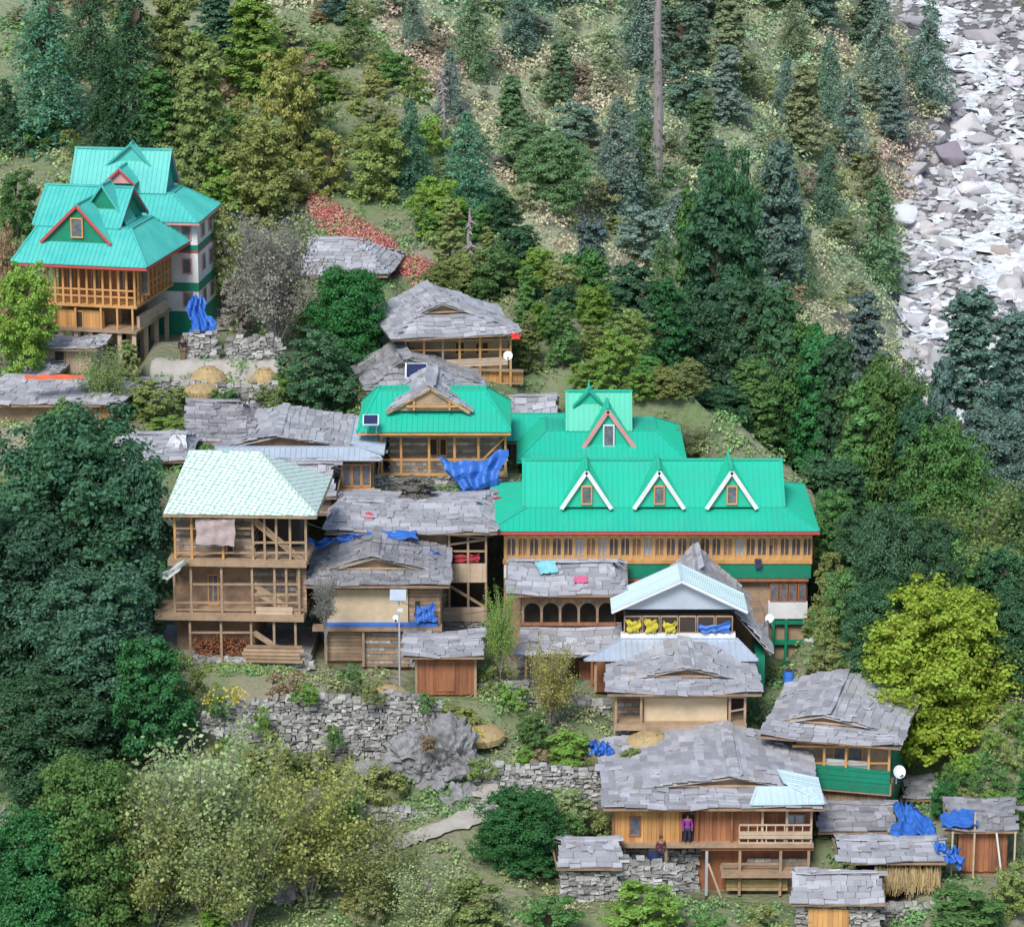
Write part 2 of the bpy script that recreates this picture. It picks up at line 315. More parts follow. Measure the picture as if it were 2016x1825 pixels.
def gablet(h,eL,eR,ey,ax,ay,gy,D,ov=.8,vg=1.6,kind='slate',ey2=None,gm='logs',m=None):
    EL=h.L(eL,ey,-ov); ER=h.L(eR,ey2 or ey,-ov); zE=(EL.z+ER.z)/2; EL.z=ER.z=zE; A=h.L(ax,ay,vg); zG=h.L(ax,gy,vg).z
    t=(zG-zE)/(A.z-zE); GL=V((A.x+(EL.x-A.x)*(1-t),vg,zG)); GR=V((A.x+(ER.x-A.x)*(1-t),vg,zG)); B=V((A.x,D,A.z)); ov2=V((0,-.35,0))
    LB=V((EL.x,D,zE)); RB=V((ER.x,D,zE)); mb=MB()
    cover(mb,[LB,EL,GL+ov2*.5,A+ov2,B],kind); cover(mb,[ER,RB,B,A+ov2,GR+ov2*.5],kind); cover(mb,[EL,ER,GR,GL],kind)
    if kind=='slate':
        y=A.y-.4
        while y<D: 
            l=U(.4,.7); mb.hexa([(A.x-.3,y,A.z-.04),(A.x+.3,y,A.z-.04),(A.x+.3,y+l,A.z-.04),(A.x-.3,y+l,A.z-.04),(A.x-.22,y,A.z+.06),(A.x+.2,y,A.z+.1),(A.x+.22,y+l,A.z+.05),(A.x-.2,y+l,A.z+.1)]); y+=l
    mb.build('roof',m or kind,h.o)
    z=V((0,0,-.02)); w=MB(); w.poly([GL+z+V((.1,.12,0)),GR+z+V((-.1,.12,0)),A+z+V((0,.12,0))]); 
    w.build('gable_wall',gm,h.o)
    w=MB(); q=V((0,-.12,-.16)); w.bar(GL+q,A+q,.08,.14); w.bar(A+q,GR+q,.08,.14); w.box(GL.x+.2,GR.x-.2,vg-.1,vg+.05,zG,zG+.1); w.build('gable_beam','wood',h.o)
    edges(h,[LB,EL,ER,RB],'logs',.1,.12,'eave_beam')
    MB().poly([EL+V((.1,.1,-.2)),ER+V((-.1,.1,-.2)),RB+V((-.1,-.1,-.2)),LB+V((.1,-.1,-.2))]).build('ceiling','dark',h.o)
    return EL,ER,zE
def ridged(h,eL,eR,ey,rL,rR,ry,D,ov=.6,kind='slate',m=None,vr=None,**k):
    EL=h.L(eL,ey,-ov); ER=h.L(eR,ey,-ov); vr=D/2 if vr is None else vr; RL=h.L(rL,ry,vr); RR=h.L(rR,ry,vr); RL.z=RR.z=(RL.z+RR.z)/2
    LB=V((EL.x,D,EL.z)); RB=V((ER.x,D,ER.z)); mb=MB(); cover(mb,[EL,ER,RR,RL],kind,**k); cover(mb,[RB,LB,RL,RR],kind,**k)
    if RL.x-EL.x>.6: cover(mb,[LB,EL,RL],kind,**k)
    if ER.x-RR.x>.6: cover(mb,[ER,RB,RR],kind,**k)
    if kind=='slate':
        x=RL.x
        while x<RR.x: l=U(.4,.8); mb.bar((x,vr,RL.z+U(.0,.05)),(x+l,vr,RL.z+U(.0,.05)),.4,.09); x+=l
    mb.build('roof',m or kind,h.o)
    for E,B,R,s in ((EL,LB,RL,1),(ER,RB,RR,-1)):
        if abs(R.x-E.x)<=.6: MB().poly([E+V((s*.35,.3,-.15)),B+V((s*.35,-.3,-.15)),R+V((s*.35,0,-.2))]).build('gable_wall','logs',h.o)
    edges(h,[LB,EL,ER,RB],'logs',.08,.12,'eave_beam')
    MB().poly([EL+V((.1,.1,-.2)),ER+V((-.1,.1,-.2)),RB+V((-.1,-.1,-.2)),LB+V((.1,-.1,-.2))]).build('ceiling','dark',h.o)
    return EL,ER,EL.z
def pent(h,eL,eR,ey,tL,tR,ty,v0,v1,kind='slate',m=None,name='lower_roof'):
    a=h.L(eL,ey,v0); b=h.L(eR,ey,v0); c=h.L(tR,ty,v1); d=h.L(tL,ty,v1); b.z=a.z; c.z=d.z; mb=MB(); cover(mb,[a,b,c,d],kind); return mb.build(name,m or kind,h.o)
def twotier(h,eL,eR,ey,ov,D,iL,iR,iy,vi,rL,rR,ry,vr,m,trim='red',ey2=None,wm='gpaint'):
    EL=h.L(eL,ey,-ov); ER=h.L(eR,ey2 or ey,-ov); EL.z=ER.z=(EL.z+ER.z)/2; IL=h.L(iL,iy,vi); IR=h.L(iR,iy,vi); IL.z=IR.z=(IL.z+IR.z)/2
    RL=h.L(rL,ry,vr); RR=h.L(rR,ry,vr); RL.z=RR.z=(RL.z+RR.z)/2; LB=V((EL.x,D,EL.z)); RB=V((ER.x,D,ER.z)); vb=D-ov-vi; ILb=V((IL.x,vb,IL.z)); IRb=V((IR.x,vb,IR.z))
    mb=MB()
    for q in ([EL,ER,IR,IL],[ER,RB,IRb,IR],[RB,LB,ILb,IRb],[LB,EL,IL,ILb],[IL,IR,IRb,ILb]): ribbed(mb,q)
    mb.build('skirt_roof',m,h.o)
    mb=MB(); f0=V((RL.x,vi-.15,IL.z+.02)); f1_=V((RR.x,vi-.15,IL.z+.02)); b0=V((RL.x,2*vr-vi+.15,IL.z+.02)); b1=V((RR.x,2*vr-vi+.15,IL.z+.02))
    ribbed(mb,[f0,f1_,RR,RL]); ribbed(mb,[b1,b0,RL,RR]); mb.bar(RL+V((-.1,0,.05)),RR+V((.1,0,.05)),.22,.1); mb.build('roof',m,h.o)
    for a,b,c,s in ((f0,b0,RL,1),(f1_,b1,RR,-1)):
        MB().poly([a+V((s*.3,.1,-.3)),b+V((s*.3,-.1,-.3)),c+V((s*.3,0,-.1))]).build('gable_wall',wm,h.o)
        q=V((0,0,-.09)); MB().bar(a+q,c+q,.07,.16).bar(b+q,c+q,.07,.16).build('bargeboard',trim,h.o)
    edges(h,[LB,EL,ER,RB],trim,.06,.14)
    MB().poly([EL+V((.1,.1,-.12)),ER+V((-.1,.1,-.12)),RB+V((-.1,-.1,-.12)),LB+V((.1,-.1,-.12))]).build('soffit','wood',h.o)
    return EL,ER,RL
def dormer(h,ax,ay,fL,fR,fy,v,ln,m,trim,wm,win=None,wf='orange',kind='ribbed',bw=.2,spike=False,fyR=None):
    A=h.L(ax,ay,v); F=h.L(fL,fy,v); G=h.L(fR,fyR or fy,v); F.z=G.z=(F.z+G.z)/2; b=V((0,ln,0)); mb=MB()
    cover(mb,[F+b,F,A,A+b],kind); cover(mb,[G,G+b,A+b,A],kind)
    if kind=='ribbed': mb.bar(A+V((0,0,.05)),A+b+V((0,0,.05)),.16,.08)
    if spike: mb.tube([A+V((0,.1,.05)),A+V((0,.1,.55))],[.06,.015])
    if spike: mb.tube([A+b+V((0,0,.05)),A+b+V((0,0,.5))],[.07,.015])
    d=mb.build('dormer',m,h.o)
    MB().poly([F+V((.12,.2,-.02)),G+V((-.12,.2,-.02)),A+V((0,.2,-.15))]).build('front_wall',wm,d)
    q=V((0,-.04,-.08)); o=MB(); o.bar(F+q,A+q,.07,bw); o.bar(A+q,G+q,.07,bw); o.build('bargeboard',trim,d)
    if win:
        w=h.win(*win,v=v+.1,fm=wf,fw=.08); w.parent=d
# ================================================================ HOUSES
h=House('chalet','orange wooden house with teal gabled roof and red bargeboards, highest on the left','house',200,716,206,-12)
EL,ER,RL=twotier(h,22,288,518,1.0,8.6,75,258,447,1.6,92,262,367,4.4,'teal','red',525)
dormer(h,150,404,80,218,476,.3,4.2,'teal','red','gpaint',(140,163,430,468),fyR=479,bw=.18)
dormer(h,200,365,150,250,440,2.6,1.8,'teal','teal','gpaint',bw=.05)
u0=h.L(95,600).x; u1=h.L(266,600).x; zt=EL.z-.15; zm=h.L(264,603).z; zb=h.L(264,650).z
MB().box(u0+.3,u1-1.0,1.3,7.4,zm,zt).build('upper_wall','redwood',h.o); MB().box(u0+.3,u1-1.6,1.8,7.2,zb,zm-.17).build('lower_wall','logs',h.o)
MB().box(u0-.2,u1+.15,-.15,7.8,zm-.16,zm).build('gallery_floor','orange',h.o)
n=11
for i in range(n+1):
    u=u0+(u1-u0)*i/n; MB().box(u-.07,u+.07,-.07,.07,zm,zt).build('post','orange',h.o)
for i in range(1,11):
    v=7.6*i/10; MB().box(u1-.07,u1+.07,v-.06,v+.06,zm,zt).build('post','orange',h.o)
mb=MB()
for z in (zm+.5,zm+.95,zt-.35,zt-.06):
    mb.box(u0,u1,-.05,.05,z,z+.09); mb.box(u1-.05,u1+.05,.06,7.6,z+.004,z+.094)
mb.build('railing','orange',h.o)
for i in range(4):
    u=u0+.9+i*1.7; w=MB().box(u,u+.6,1.22,1.29,zm+.5,zt-.4).build('window','orange',h.o); MB().box(u+.1,u+.5,1.18,1.215,zm+.6,zt-.5).build('pane','glass',w)
h.planks('lower_boards','orange',108,205,612,650,.3); h.win(148,164,612,648,.25,1,name='door',glass='dark')
for x in (108,150,200,232,262): h.post(x,606,650,-.05,.12,'orange')
MB().box(u1-.1,u1+.1,.5,6.5,zb,zb+.8).build('balcony_side','palewood',h.o); MB().box(u0-.2,u1+.2,-.5,7,zb-.15,zb-.02).build('lower_floor','wood',h.o)
for i in range(6):
    for v in (-.2,2.2,4.4,6.6): MB().box(u1-.1-i*1.0-.09,u1+.08-i*1.0,v-.08,v+.08,-2.6,zb-.15).build('stilt','palewood',h.o)
for i in range(3): MB().bar((u1-i*2,-.2,zb-.2),(u1-i*2-1,-.2,-1.),.09).build('brace','palewood',h.o)
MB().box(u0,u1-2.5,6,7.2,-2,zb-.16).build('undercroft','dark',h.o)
h.pad(-5.5,6,-3.5,8,-.9)
# --- A2
h=House('chalet','white walled house with teal roof and green bands, right behind the topmost wooden house','house',370,660,213.5,-7)
EL,ER,RL=twotier(h,200,392,434,.9,6.2,215,340,380,1.2,150,337,294,3.2,'teal','pink',438,'teal')
dormer(h,234,332,203,266,362,.4,3,'teal','red','pink',bw=.14)
dormer(h,257,284,205,300,330,2.4,.8,'teal','teal','teal',bw=.05)
z1=EL.z-.15; u0=EL.x+.9; u1=ER.x-.35; 
for i,(a,b,mm,nm) in enumerate(((0,-.55,'white','upper_wall'),(-.55,-1.6,'white','upper_wall'),(-1.6,-2.0,'gpaint','green_band'),(-2.0,-2.15,'red','red_band'),(-2.15,-4.2,'white','middle_wall'),(-4.2,-4.8,'gpaint','green_band'),(-4.8,-6.2,'white','lower_wall'),(-6.2,-8,'gpaint','plinth'))):
    e=.03 if 'band' in nm else 0
    MB().box(u0-e,u1+e,.0-e,5.6+e,z1+b,z1+a-.004).build(nm,mm,h.o)
for k,zz in enumerate((-1.3,-3.6,-5.9)):
    for v in (1.1,3.4): 
        w=MB().box(u1+.005,u1+.07,v,v+1.0,z1+zz,z1+zz+1.1).build('window','pink',h.o); MB().box(u1+.072,u1+.09,v+.12,v+.88,z1+zz+.1,z1+zz+1.0).build('pane','glass',w)
    w=MB().box(u1-1.1,u1-.4,-.07,-.005,z1+zz,z1+zz+1.1).build('window','pink',h.o); MB().box(u1-1.0,u1-.5,-.09,-.072,z1+zz+.1,z1+zz+1.0).build('pane','glass',w)
h.pad(-5,3,-2.5,8)
# --- B main
h=House('longhouse','long green roofed building with three white trimmed dormers and a row of orange windows','house',1290,1330,179,0)
EL,ER,RL=twotier(h,963,1614,1045,1.2,9,1040,1540,997,1.2,1030,1538,906,4.0,'green','red')
for ax in (1155,1298,1441):
    dormer(h,ax,926,ax-50,ax+49,999,.55,3.4,'green','white','green',(ax-11,ax+11,956,993),'orange',bw=.24,spike=True)
h.box('upper_wall','palewood',992,1597,1046,1104,.35,7.5)
h.box('top_beam','redwood',990,1599,1046,1054,-.02,.3); h.box('sill_beam','orange',990,1599,1103,1110,-.06,.3)
M['honey']=mat('honey_wood',(.72,.43,.18),(.58,.32,.12),.2,1.2,.15,.6)
proto=None; nb=27; 
for i in range(nb):
    x0=992+605*i/nb; x1=992+605*(i+1)/nb
    u0,u1,z0,z1=h.rect(x0,x1,1054,1103,0)
    w=u1-u0
    if proto is None:
        mb=MB(); mb.box(0,.2,-.08,.28,z0,z1).box(.2,w,-.03,.25,z0,z0+.3).box(.2,w,-.03,.1,z1-.14,z1).box(w/2+.07,w/2+.13,-.02,.1,z0+.3,z1-.14)
        t=z1-.14
        mb.add([(.2,-.02,t),(.2,-.02,t-.16),(.2+(w-.2)*.3,-.02,t-.04),(.2+(w-.2)*.5,-.02,t-.02),(.2+(w-.2)*.7,-.02,t-.04),(w,-.02,t-.16),(w,-.02,t)],[(0,1,2,3,4,5,6)])
        proto=mb.build('window','honey',h.o); pn=MB().box(.2,w,.11,.15,z0+.3,z1-.14).build('pane','glass',proto); proto.location=(u0,0,0)
        proto2=pn
    else:
        c=proto.copy(); link(c,h.o); c.location=(u0,0,0); d=proto2.copy(); link(d,c)
        if i in (0,1,3,6,7,8,11,12,13,16,19,20,23): 
            d.data=proto2.data.copy(); d.data.materials[0]=M['wood'] if i%2 else M['tin']
h.box('side_post','orange',1595,1600,1054,1103,0,.3)
h.box('green_band','gpaint',1204,1597,1110,1138,.02,7.3); h.box('white_band','white',992,1204,1110,1138,.02,7.3)
h.box('lower_wall','wood',992,1590,1138,1335,.6,7)
h.box('beam','redwood',1204,1592,1139,1145,.05,.5)
for i in range(4): h.win(1516+i*18,1533+i*18,1147,1184,.3,1,'redwood')
h.box('white_wall','white',1512,1590,1186,1218,.2,5)
for y in (1222,1262,1300): h.box('beam','gpaint',1515,1588,y,y+7,.2,.5)
for x in (1520,1545,1583): h.post(x,1218,1345,.2,.16,'gpaint')
h.pad(-11,9.2,-2.5,8.5)
# --- C
h=House('chalet','tall green roofed house with one pink trimmed dormer, behind the long building','house',1190,965,192,0)
twotier(h,1018,1352,905,1.1,7.6,1075,1292,848,1.6,1115,1242,771,3.0,'green','green')
dormer(h,1197,806,1145,1253,884,.1,3.2,'green','pink','green',(1187,1210,836,880),'white',bw=.26)
dormer(h,1160,768,1128,1192,800,2.3,.9,'green','green','green',bw=.05,spike=True)
h.box('wall','white',1030,1340,905,970,0,6.5)
for x in (1032,1052,1075): h.win(x,x+16,912,945,-.02)
h.pad(-6,6,-2,8)
h=House('low_house','low green sheet roof joining the two larger green roofed houses','house',1055,905,196,0)
ridged(h,998,1118,868,1005,1115,815,4,kind='ribbed',m='green'); h.box('wall','wood',1005,1110,868,905,0,3.4); h.pad(-2,2.5,-1,4)
h=House('slate_shed','small shed with thick pale slate slab roof left of the tall green roof','shed',1030,860,199,0)
ridged(h,962,1096,832,965,1094,779,4,row=.75,th=.08,wr=(.5,.9)); h.box('wall','wood',970,1088,832,865,0,3.4); h.pad(-2.5,2.5,-1,4)
# --- D
h=House('timber_house','orange timber house with green sheet skirt roof and grey slate gable','house',865,955,189,0)
EL=h.L(703,850,-.9); ER=h.L(1005,850,-.9); IL=h.L(745,768,2.6); IR=h.L(955,768,2.6); mb=MB()
Lb=V((EL.x,7,EL.z)); Rb=V((ER.x,7,ER.z)); ILb=V((IL.x,3.6,IL.z)); IRb=V((IR.x,3.6,IR.z))
for q in ([EL,ER,IR,IL],[ER,Rb,IRb,IR],[Rb,Lb,ILb,IRb],[Lb,EL,IL,ILb],[IL,IR,IRb,ILb]): ribbed(mb,q)
mb.build('skirt_roof','green',h.o); edges(h,[Lb,EL,ER,Rb],'orange',.07,.12)
dormer(h,848,762,762,925,810,.2,5.6,'slate','orange','wood',kind='slate',bw=.14)
h.beam(800,800,900,800,.15,.1,'orange'); h.beam(815,808,815,790,.15,.1,'orange'); h.beam(885,808,885,790,.15,.1,'orange')
h.kath(768,985,860,935,1.3,4); h.box('body','logs',772,980,858,950,1.5,5.5)
for x in (752,790,845,895,942,995): h.post(x,853,935,0,.14,'orange')
h.beam(748,858,1000,858,0,.13,'orange'); h.beam(745,905,1000,905,0,.12,'orange'); h.beam(745,933,1000,936,0,.16,'orange'); h.win(845,862,862,898,1.2,1,glass='dark'); h.win(865,880,862,898,1.2,1,glass='dark'); h.beam(745,936,748,890,0,.1,'orange'); h.beam(950,905,995,860,0,.1,'orange')
h.found(-4,4.2,h.L(860,938).z,5); h.pad(-5,5,-1.5,6)
# --- E
h=House('slate_house','brown timber house with big grey slate gabled roof above the small green timber house','house',890,765,202,12)
gablet(h,772,1026,660,868,592,616,7.2,.9,1.5)
h.box('body','wood',805,1000,664,765,1.2,6)
for x in (800,835,872,905,945,985,1005): h.post(x,664,760,0,.13,'orange' if x%2 else 'wood')
h.beam(795,672,1005,668,0,.12); h.planks('balcony_boards','palewood',880,1000,703,724,-.05,True); h.beam(795,690,1005,688,0,.1,'orange'); h.beam(795,725,1030,730,0,.14); h.planks('lower_boards','orange',930,1030,728,756,.3)
h.win(895,915,672,698,1.15,1,glass='dark'); h.win(935,962,672,698,1.15,2,glass='dark'); h.beam(955,755,1030,755,0,.12); h.pad(-4,4,-1.5,7)
h=House('slate_house','low dark slate roofed house below the brown timber one, solar panel on it','house',860,785,198,10)
gablet(h,722,958,760,800,703,722,6,.6,1.2,ey2=768,m='slated'); h.box('body','logs',760,930,760,790,.5,5); h.pad(-4,4,-1,6)
# --- F
h=House('slate_hut','small slate roofed hut standing below the red leaved slope','hut',680,560,216,-8)
ridged(h,592,762,541,610,705,470,6.5); h.kath(610,745,541,562,.2,5); h.box('body','wood',612,742,541,565,.4,5); h.pad(-3,3,-1,6)
# --- G
h=House('slate_hut','low slate roofed hut at the left edge with an orange cloth on its roof','hut',130,835,196,-10)
ridged(h,-40,232,795,10,175,742,6,row=.45); h.box('body','wood',-20,218,797,840,.3,5); h.planks('boards','orange',195,218,797,835,.1)
for x in (100,140,190,215): h.post(x,797,835,-.1)
h.pad(-5,4,-1,6)
h=House('slate_hut','tiny grey slate shelter just under the topmost chalet at the left edge','hut',60,745,201,-5)
ridged(h,10,115,735,25,90,712,3); h.box('body','logs',18,108,735,750,.2,2.5); h.pad(-2,2,-1,3)
h=House('store_shed','plank shed with flat grey slab roof under the left end of the wooden chalet','shed',130,735,203,-10)
ridged(h,80,190,685,85,185,668,3,row=.5); h.planks('boards','palewood',90,180,688,732,.1); h.box('body','stone',88,182,688,738,.25,2.6); h.win(108,128,690,728,0,1,'wood','door',glass='dark'); h.pad(-2,2,-1,3)
# --- H
h=House('slate_house','wide slate roofed house with bare tin sheets along its front and right edge','house',600,985,187,0)
gablet(h,405,752,902,548,852,882,8.2,.9,1.3)
pent(h,420,752,906,425,735,880,-1.1,.1,'ribbed','tin','tin_front')
mb=MB(); E0=h.L(752,902,-.9)+V((.12,0,.2)); E1=V((E0.x,7,E0.z)); A=h.L(548,852,1.3); T0=E0.lerp(V((A.x,1.3,A.z+.2)),.33); T1=V((T0.x,7,T0.z)); T0.y=.5; ribbed(mb,[E0,E1,T1,T0]); mb.build('tin_edge','tin',h.o)
h.box('body','wood',440,735,905,990,.4,7)
for i in range(4): h.win(655+i*19,673+i*19,913,958,0,1)
h.box('green_panel','gpaint',640,735,963,985,-.02,.3); h.beam(640,962,738,962,-.1,.12,'orange'); h.pad(-6,5,-1.5,8)
h=House('slate_house','left slate roof wing butted against the wide tin edged roof','house',440,900,190,4)
ridged(h,362,520,868,372,470,790,7,m='slated'); h.box('body','logs',375,500,868,905,.3,5.5); h.pad(-3,3,-1,6)
h=House('slate_shed','slate roofed shed between the mottled roof and the row of orange windows','shed',610,1010,182.5,0)
ridged(h,545,662,976,550,650,913,5); h.kath(556,650,978,1015,0,4); h.box('body','logs',558,648,978,1015,.2,4); h.pad(-2,2,-1,5)
h=House('low_shed','narrow slate roof with a white sheet on it beside the tall dark tree','shed',290,925,184,0)
ridged(h,215,372,905,240,350,852,5); h.box('body','logs',230,360,905,930,.2,4); h.pad(-2.5,2.5,-1,5)
# --- I
h=House('frame_house','three storey open timber house with pale mottled green sheet roof','house',470,1308,171,-3)
EL=h.L(322,1016,-.7); ER=h.L(622,1008,-.7); EL.z=ER.z=(EL.z+ER.z)/2; RL=h.L(372,888,4.2); RR=h.L(510,893,4.2); RR.z=RL.z; Lb=V((EL.x,7.4,EL.z)); Rb=V((ER.x,7.4,ER.z)); mb=MB()
for q in ([EL,ER,RR,RL],[ER,Rb,RR],[Rb,Lb,RL,RR],[Lb,EL,RL]): mb.slab(q,.06)
mb.bar(RL,RR,.2,.1); mb.bar(ER,RR,.15,.08); mb.build('roof','mottled',h.o); edges(h,[Lb,EL,ER,Rb],'wood',.08,.12)
zt=EL.z-.1
h.kath(348,498,1020,1098,.9,4); h.box('body','logs',350,497,1018,1300,1.4,6.6)
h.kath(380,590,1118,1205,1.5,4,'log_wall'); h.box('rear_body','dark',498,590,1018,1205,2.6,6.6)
for x in (346,379,440,499,522,545,572,603): h.post(x,1015,1110,-.0,.13,'orange' if x<450 else 'wood')
for x in (345,378,438,498,542,565,590): h.post(x,1110,1212,0,.13)
for x in (376,437,496,541,583): h.post(x,1215,1305,0,.13)
for (y,a,b) in ((1110,330,603),(1216,305,598)):
    u0,u1,z0,z1=h.rect(a,b,y-4,y+4,-.3); MB().box(u0,u1,-.3,3.5,z0,z1).build('floor','wood',h.o)
for y,a,b in ((1040,345,500),(1068,498,603),(1088,345,603),(1150,380,590),(1170,500,590),(1186,345,590),(1200,340,598),(1245,376,500)): h.beam(a,y,b,y,.02,.1)
for a in ((500,1022,600,1108),(505,1030,605,1112),(500,1150,585,1210),(505,1165,590,1218),(500,1245,585,1300)): h.beam(*a,v=.1,w=.12,h=.3,name='stair_beam')
h.planks('side_boards','wood',585,602,1120,1205,.4,True); h.planks('board_pile','palewood',505,575,1195,1210,-.1,True); h.win(446,460,1030,1098,.82,1,'orange','door',glass='dark'); h.win(410,430,1130,1190,1.4,2)
mb=MB()
for i in range(700):
    p=h.L(U(385,490),U(1255,1300),U(.2,1.2)); mb.bar(p,p+V((U(-.3,.3),U(-.2,.2),U(-.25,.25))),.05,.03)
mb.build('fodder','redwood',h.o)
h.found(-5,4,.35,6); 
u0,u1,z0,z1=h.rect(486,588,1268,1303,-.3); mb=MB(); 
for i in range(5): mb.box(u0-U(0,.3),u1+U(0,.3),-.4+.05*i,-.1,z0+i*.2,z0+i*.2+.15)
mb.build('timber_stack','wood',h.o); h.pad(-6,5,-1.5,9)
# --- J
h=House('slate_house','wide rough slate roofed house with boarded balconies at its right end','house',800,1240,178,0)
ridged(h,640,978,1046,672,925,985,8,.7,vr=3.4)
h.box('body','logs',660,880,1050,1240,.3,7); h.box('rear_body','dark',880,955,1050,1240,2,7)
for x in (885,922,957): h.post(x,1050,1225,0,.13)
h.planks('upper_balcony','palewood',882,958,1110,1146,-.08,False,.6); h.planks('lower_balcony','palewood',865,958,1196,1222,-.08,False,.6); h.beam(882,1072,958,1062,0,.1); h.beam(882,1085,955,1085,0,.1); h.beam(882,1052,958,1060,0,.1); h.beam(880,1150,955,1195,.1,.14); h.kath(800,880,1150,1230,.2,1)
h.found(-2.8,4.6,h.L(800,1225).z,6); h.pad(-5,5.5,-1.5,7)
# --- K
h=House('slate_house','mud walled house with dark slate roof and a blue edged ledge','house',725,1315,171.5,0)
gablet(h,603,884,1150,738,1090,1120,6.2,.8,1.3,m='slated')
h.box('body','logs',640,868,1150,1320,.35,5.6); h.box('mud_wall','mud',638,803,1160,1234,0,.34); h.planks('right_boards','wood',806,865,1155,1228,.25,True)
h.box('ledge','blue',640,862,1229,1234,-.4,.2); h.box('ledge_beam','logs',615,870,1236,1243,-.55,.2); h.win(815,830,1180,1215,.2,1,'wood',glass='dark')
h.kath(715,800,1243,1312,0,3); h.stones('stone_wall',800,865,1243,1312,.05); h.planks('old_boards','wood',640,715,1243,1300,.1,True)
for x in (642,716,862): h.post(x,1243,1312,-.35,.13)
h.pad(-3.5,4.5,-1.5,6)
# --- L
h=House('plank_shed','small red brown plank shed under a mossy slate roof beside the lamp post','shed',875,1372,167.5,0)
ridged(h,795,952,1290,800,948,1253,3.6,.7); h.planks('boards','redwood',822,935,1297,1366,0); h.box('body','redwood',824,933,1293,1375,.12,3.2)
for x in (820,936): h.post(x,1295,1372,-.05,.14)
h.win(860,895,1300,1360,-.04,1,'redwood','door',glass='redwood'); h.pad(-2.5,2.5,-1,3.6)
# --- M
h=House('arcade_house','slate roofed house with carved dark arched veranda and lower slate awning','house',1120,1362,173,0)
ridged(h,998,1238,1168,1003,1195,1104,5.4,.8,vr=2.4)
h.box('body','logs',1025,1212,1170,1362,1.2,5)
n=5
for i in range(n):
    x0=1027+183*i/n; x1=1027+183*(i+1)/n; u0,u1,z0,z1=h.rect(x0,x1,1178,1228,0); w=u1-u0; mb=MB(); mb.box(u0,u0+.14,-.06,.1,z0,z1); c=(u0+.14+u1)/2; r=(w-.14)/2; zc=z1-.25-r
    for k in range(8):
        a0=math.pi*k/8; a1=math.pi*(k+1)/8; p=lambda a,R:(c-R*math.cos(a),zc+R*math.sin(a))
        (x,z),(x2,z2)=p(a0,r),p(a1,r); mb.add([(x,-.03,z),(x2,-.03,z2),(x2,-.03,z1),(x,-.03,z1)],[(0,1,2,3)])
    mb.build('arch','logs',h.o)
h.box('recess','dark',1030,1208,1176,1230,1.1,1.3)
h.box('top_beam','redwood',1022,1214,1170,1179,-.1,.3); h.beam(1022,1228,1214,1228,0,.16,'redwood')
pent(h,1018,1222,1287,1030,1225,1236,-2.0,0); 
for x in (1035,1095,1165,1180,1208): h.post(x,1290,1362,-1.6,.14,'redwood' if x>1160 else 'wood')
h.planks('lower_boards','redwood',1140,1212,1300,1350,-.2); h.stones('stone_wall',1025,1100,1300,1362,-.3); h.box('green_door','gpaint',1135,1165,1342,1368,-.5,-.3); h.pad(-3.5,4,-2.5,5)
# --- N
h=House('tin_house','house with pale tin gable roof and yellow curtained window band','house',1335,1362,170.5,0)
A=h.L(1342,1143,-.8); E0=h.L(1204,1202,-.8); E1=h.L(1472,1204,-.8); E0.z=E1.z; D=2.4; b=V((0,D+.8,0)); mb=MB(); ribbed(mb,[E0+b,E0,A,A+b],s=.45,w=.08,hg=.06); ribbed(mb,[E1,E1+b,A+b,A],s=.45,w=.08,hg=.06); mb.build('roof','tinp',h.o)
mb=MB(); mb.poly([E0+V((.5,.5,-.02)),E1+V((-.5,.5,-.02)),A+V((0,.5,-.2))]).build('gable_wall','tin',h.o); mb=MB(); mb.bar(E0+V((0,-.04,-.06)),A+V((0,-.04,-.06)),.06,.12); mb.bar(E1+V((0,-.04,-.06)),A+V((0,-.04,-.06)),.06,.12); mb.build('bargeboard','white',h.o)
h.box('body','dark',1232,1440,1208,1362,.3,2.2); u0,u1,z0,z1=h.rect(1228,1444,1209,1248)
n=6
for i in range(n): h.win(1228+36*i,1263+36*i,1212,1246,0,1,'wood',glass='dark',fw=.06)
h.box('white_sill','white',1222,1448,1247,1256,-.12,.3)
pent(h,1150,1492,1300,1225,1450,1257,-2.1,-.1,'ribbed','tin','tin_awning'); h.box('lower_wall','redwood',1170,1480,1302,1362,-.2,.25)
for x in (1172,1480): h.post(x,1303,1362,-1.7,.14)
h.pad(-5,4.5,-2.5,4.5)
h=House('slate_house','steep slate roof rising behind the pale tin gable, ending at the right','house',1430,1345,173.5,0)
p=lambda x,y,v:h.L(x,y,v)
a=p(1522,1285,-3.6); b=V((a.x,4.8,a.z)); R0=p(1375,1112,1.0); R1=V((R0.x,4.8,R0.z)); mb=MB(); slate(mb,[a,b,R1,R0+V((0,-.8,0))]); slate(mb,[V((R0.x-4.0,4.8,a.z)),V((R0.x-4.0,.4,a.z)),R0+V((0,-.6,0)),R1]); mb.build('roof','slate',h.o)
h.box('body','logs',1345,1505,1215,1345,.6,4); h.box('side_wall','gpaint',1488,1506,1290,1362,-2.6,.4); h.pad(-3,3,-3,5)
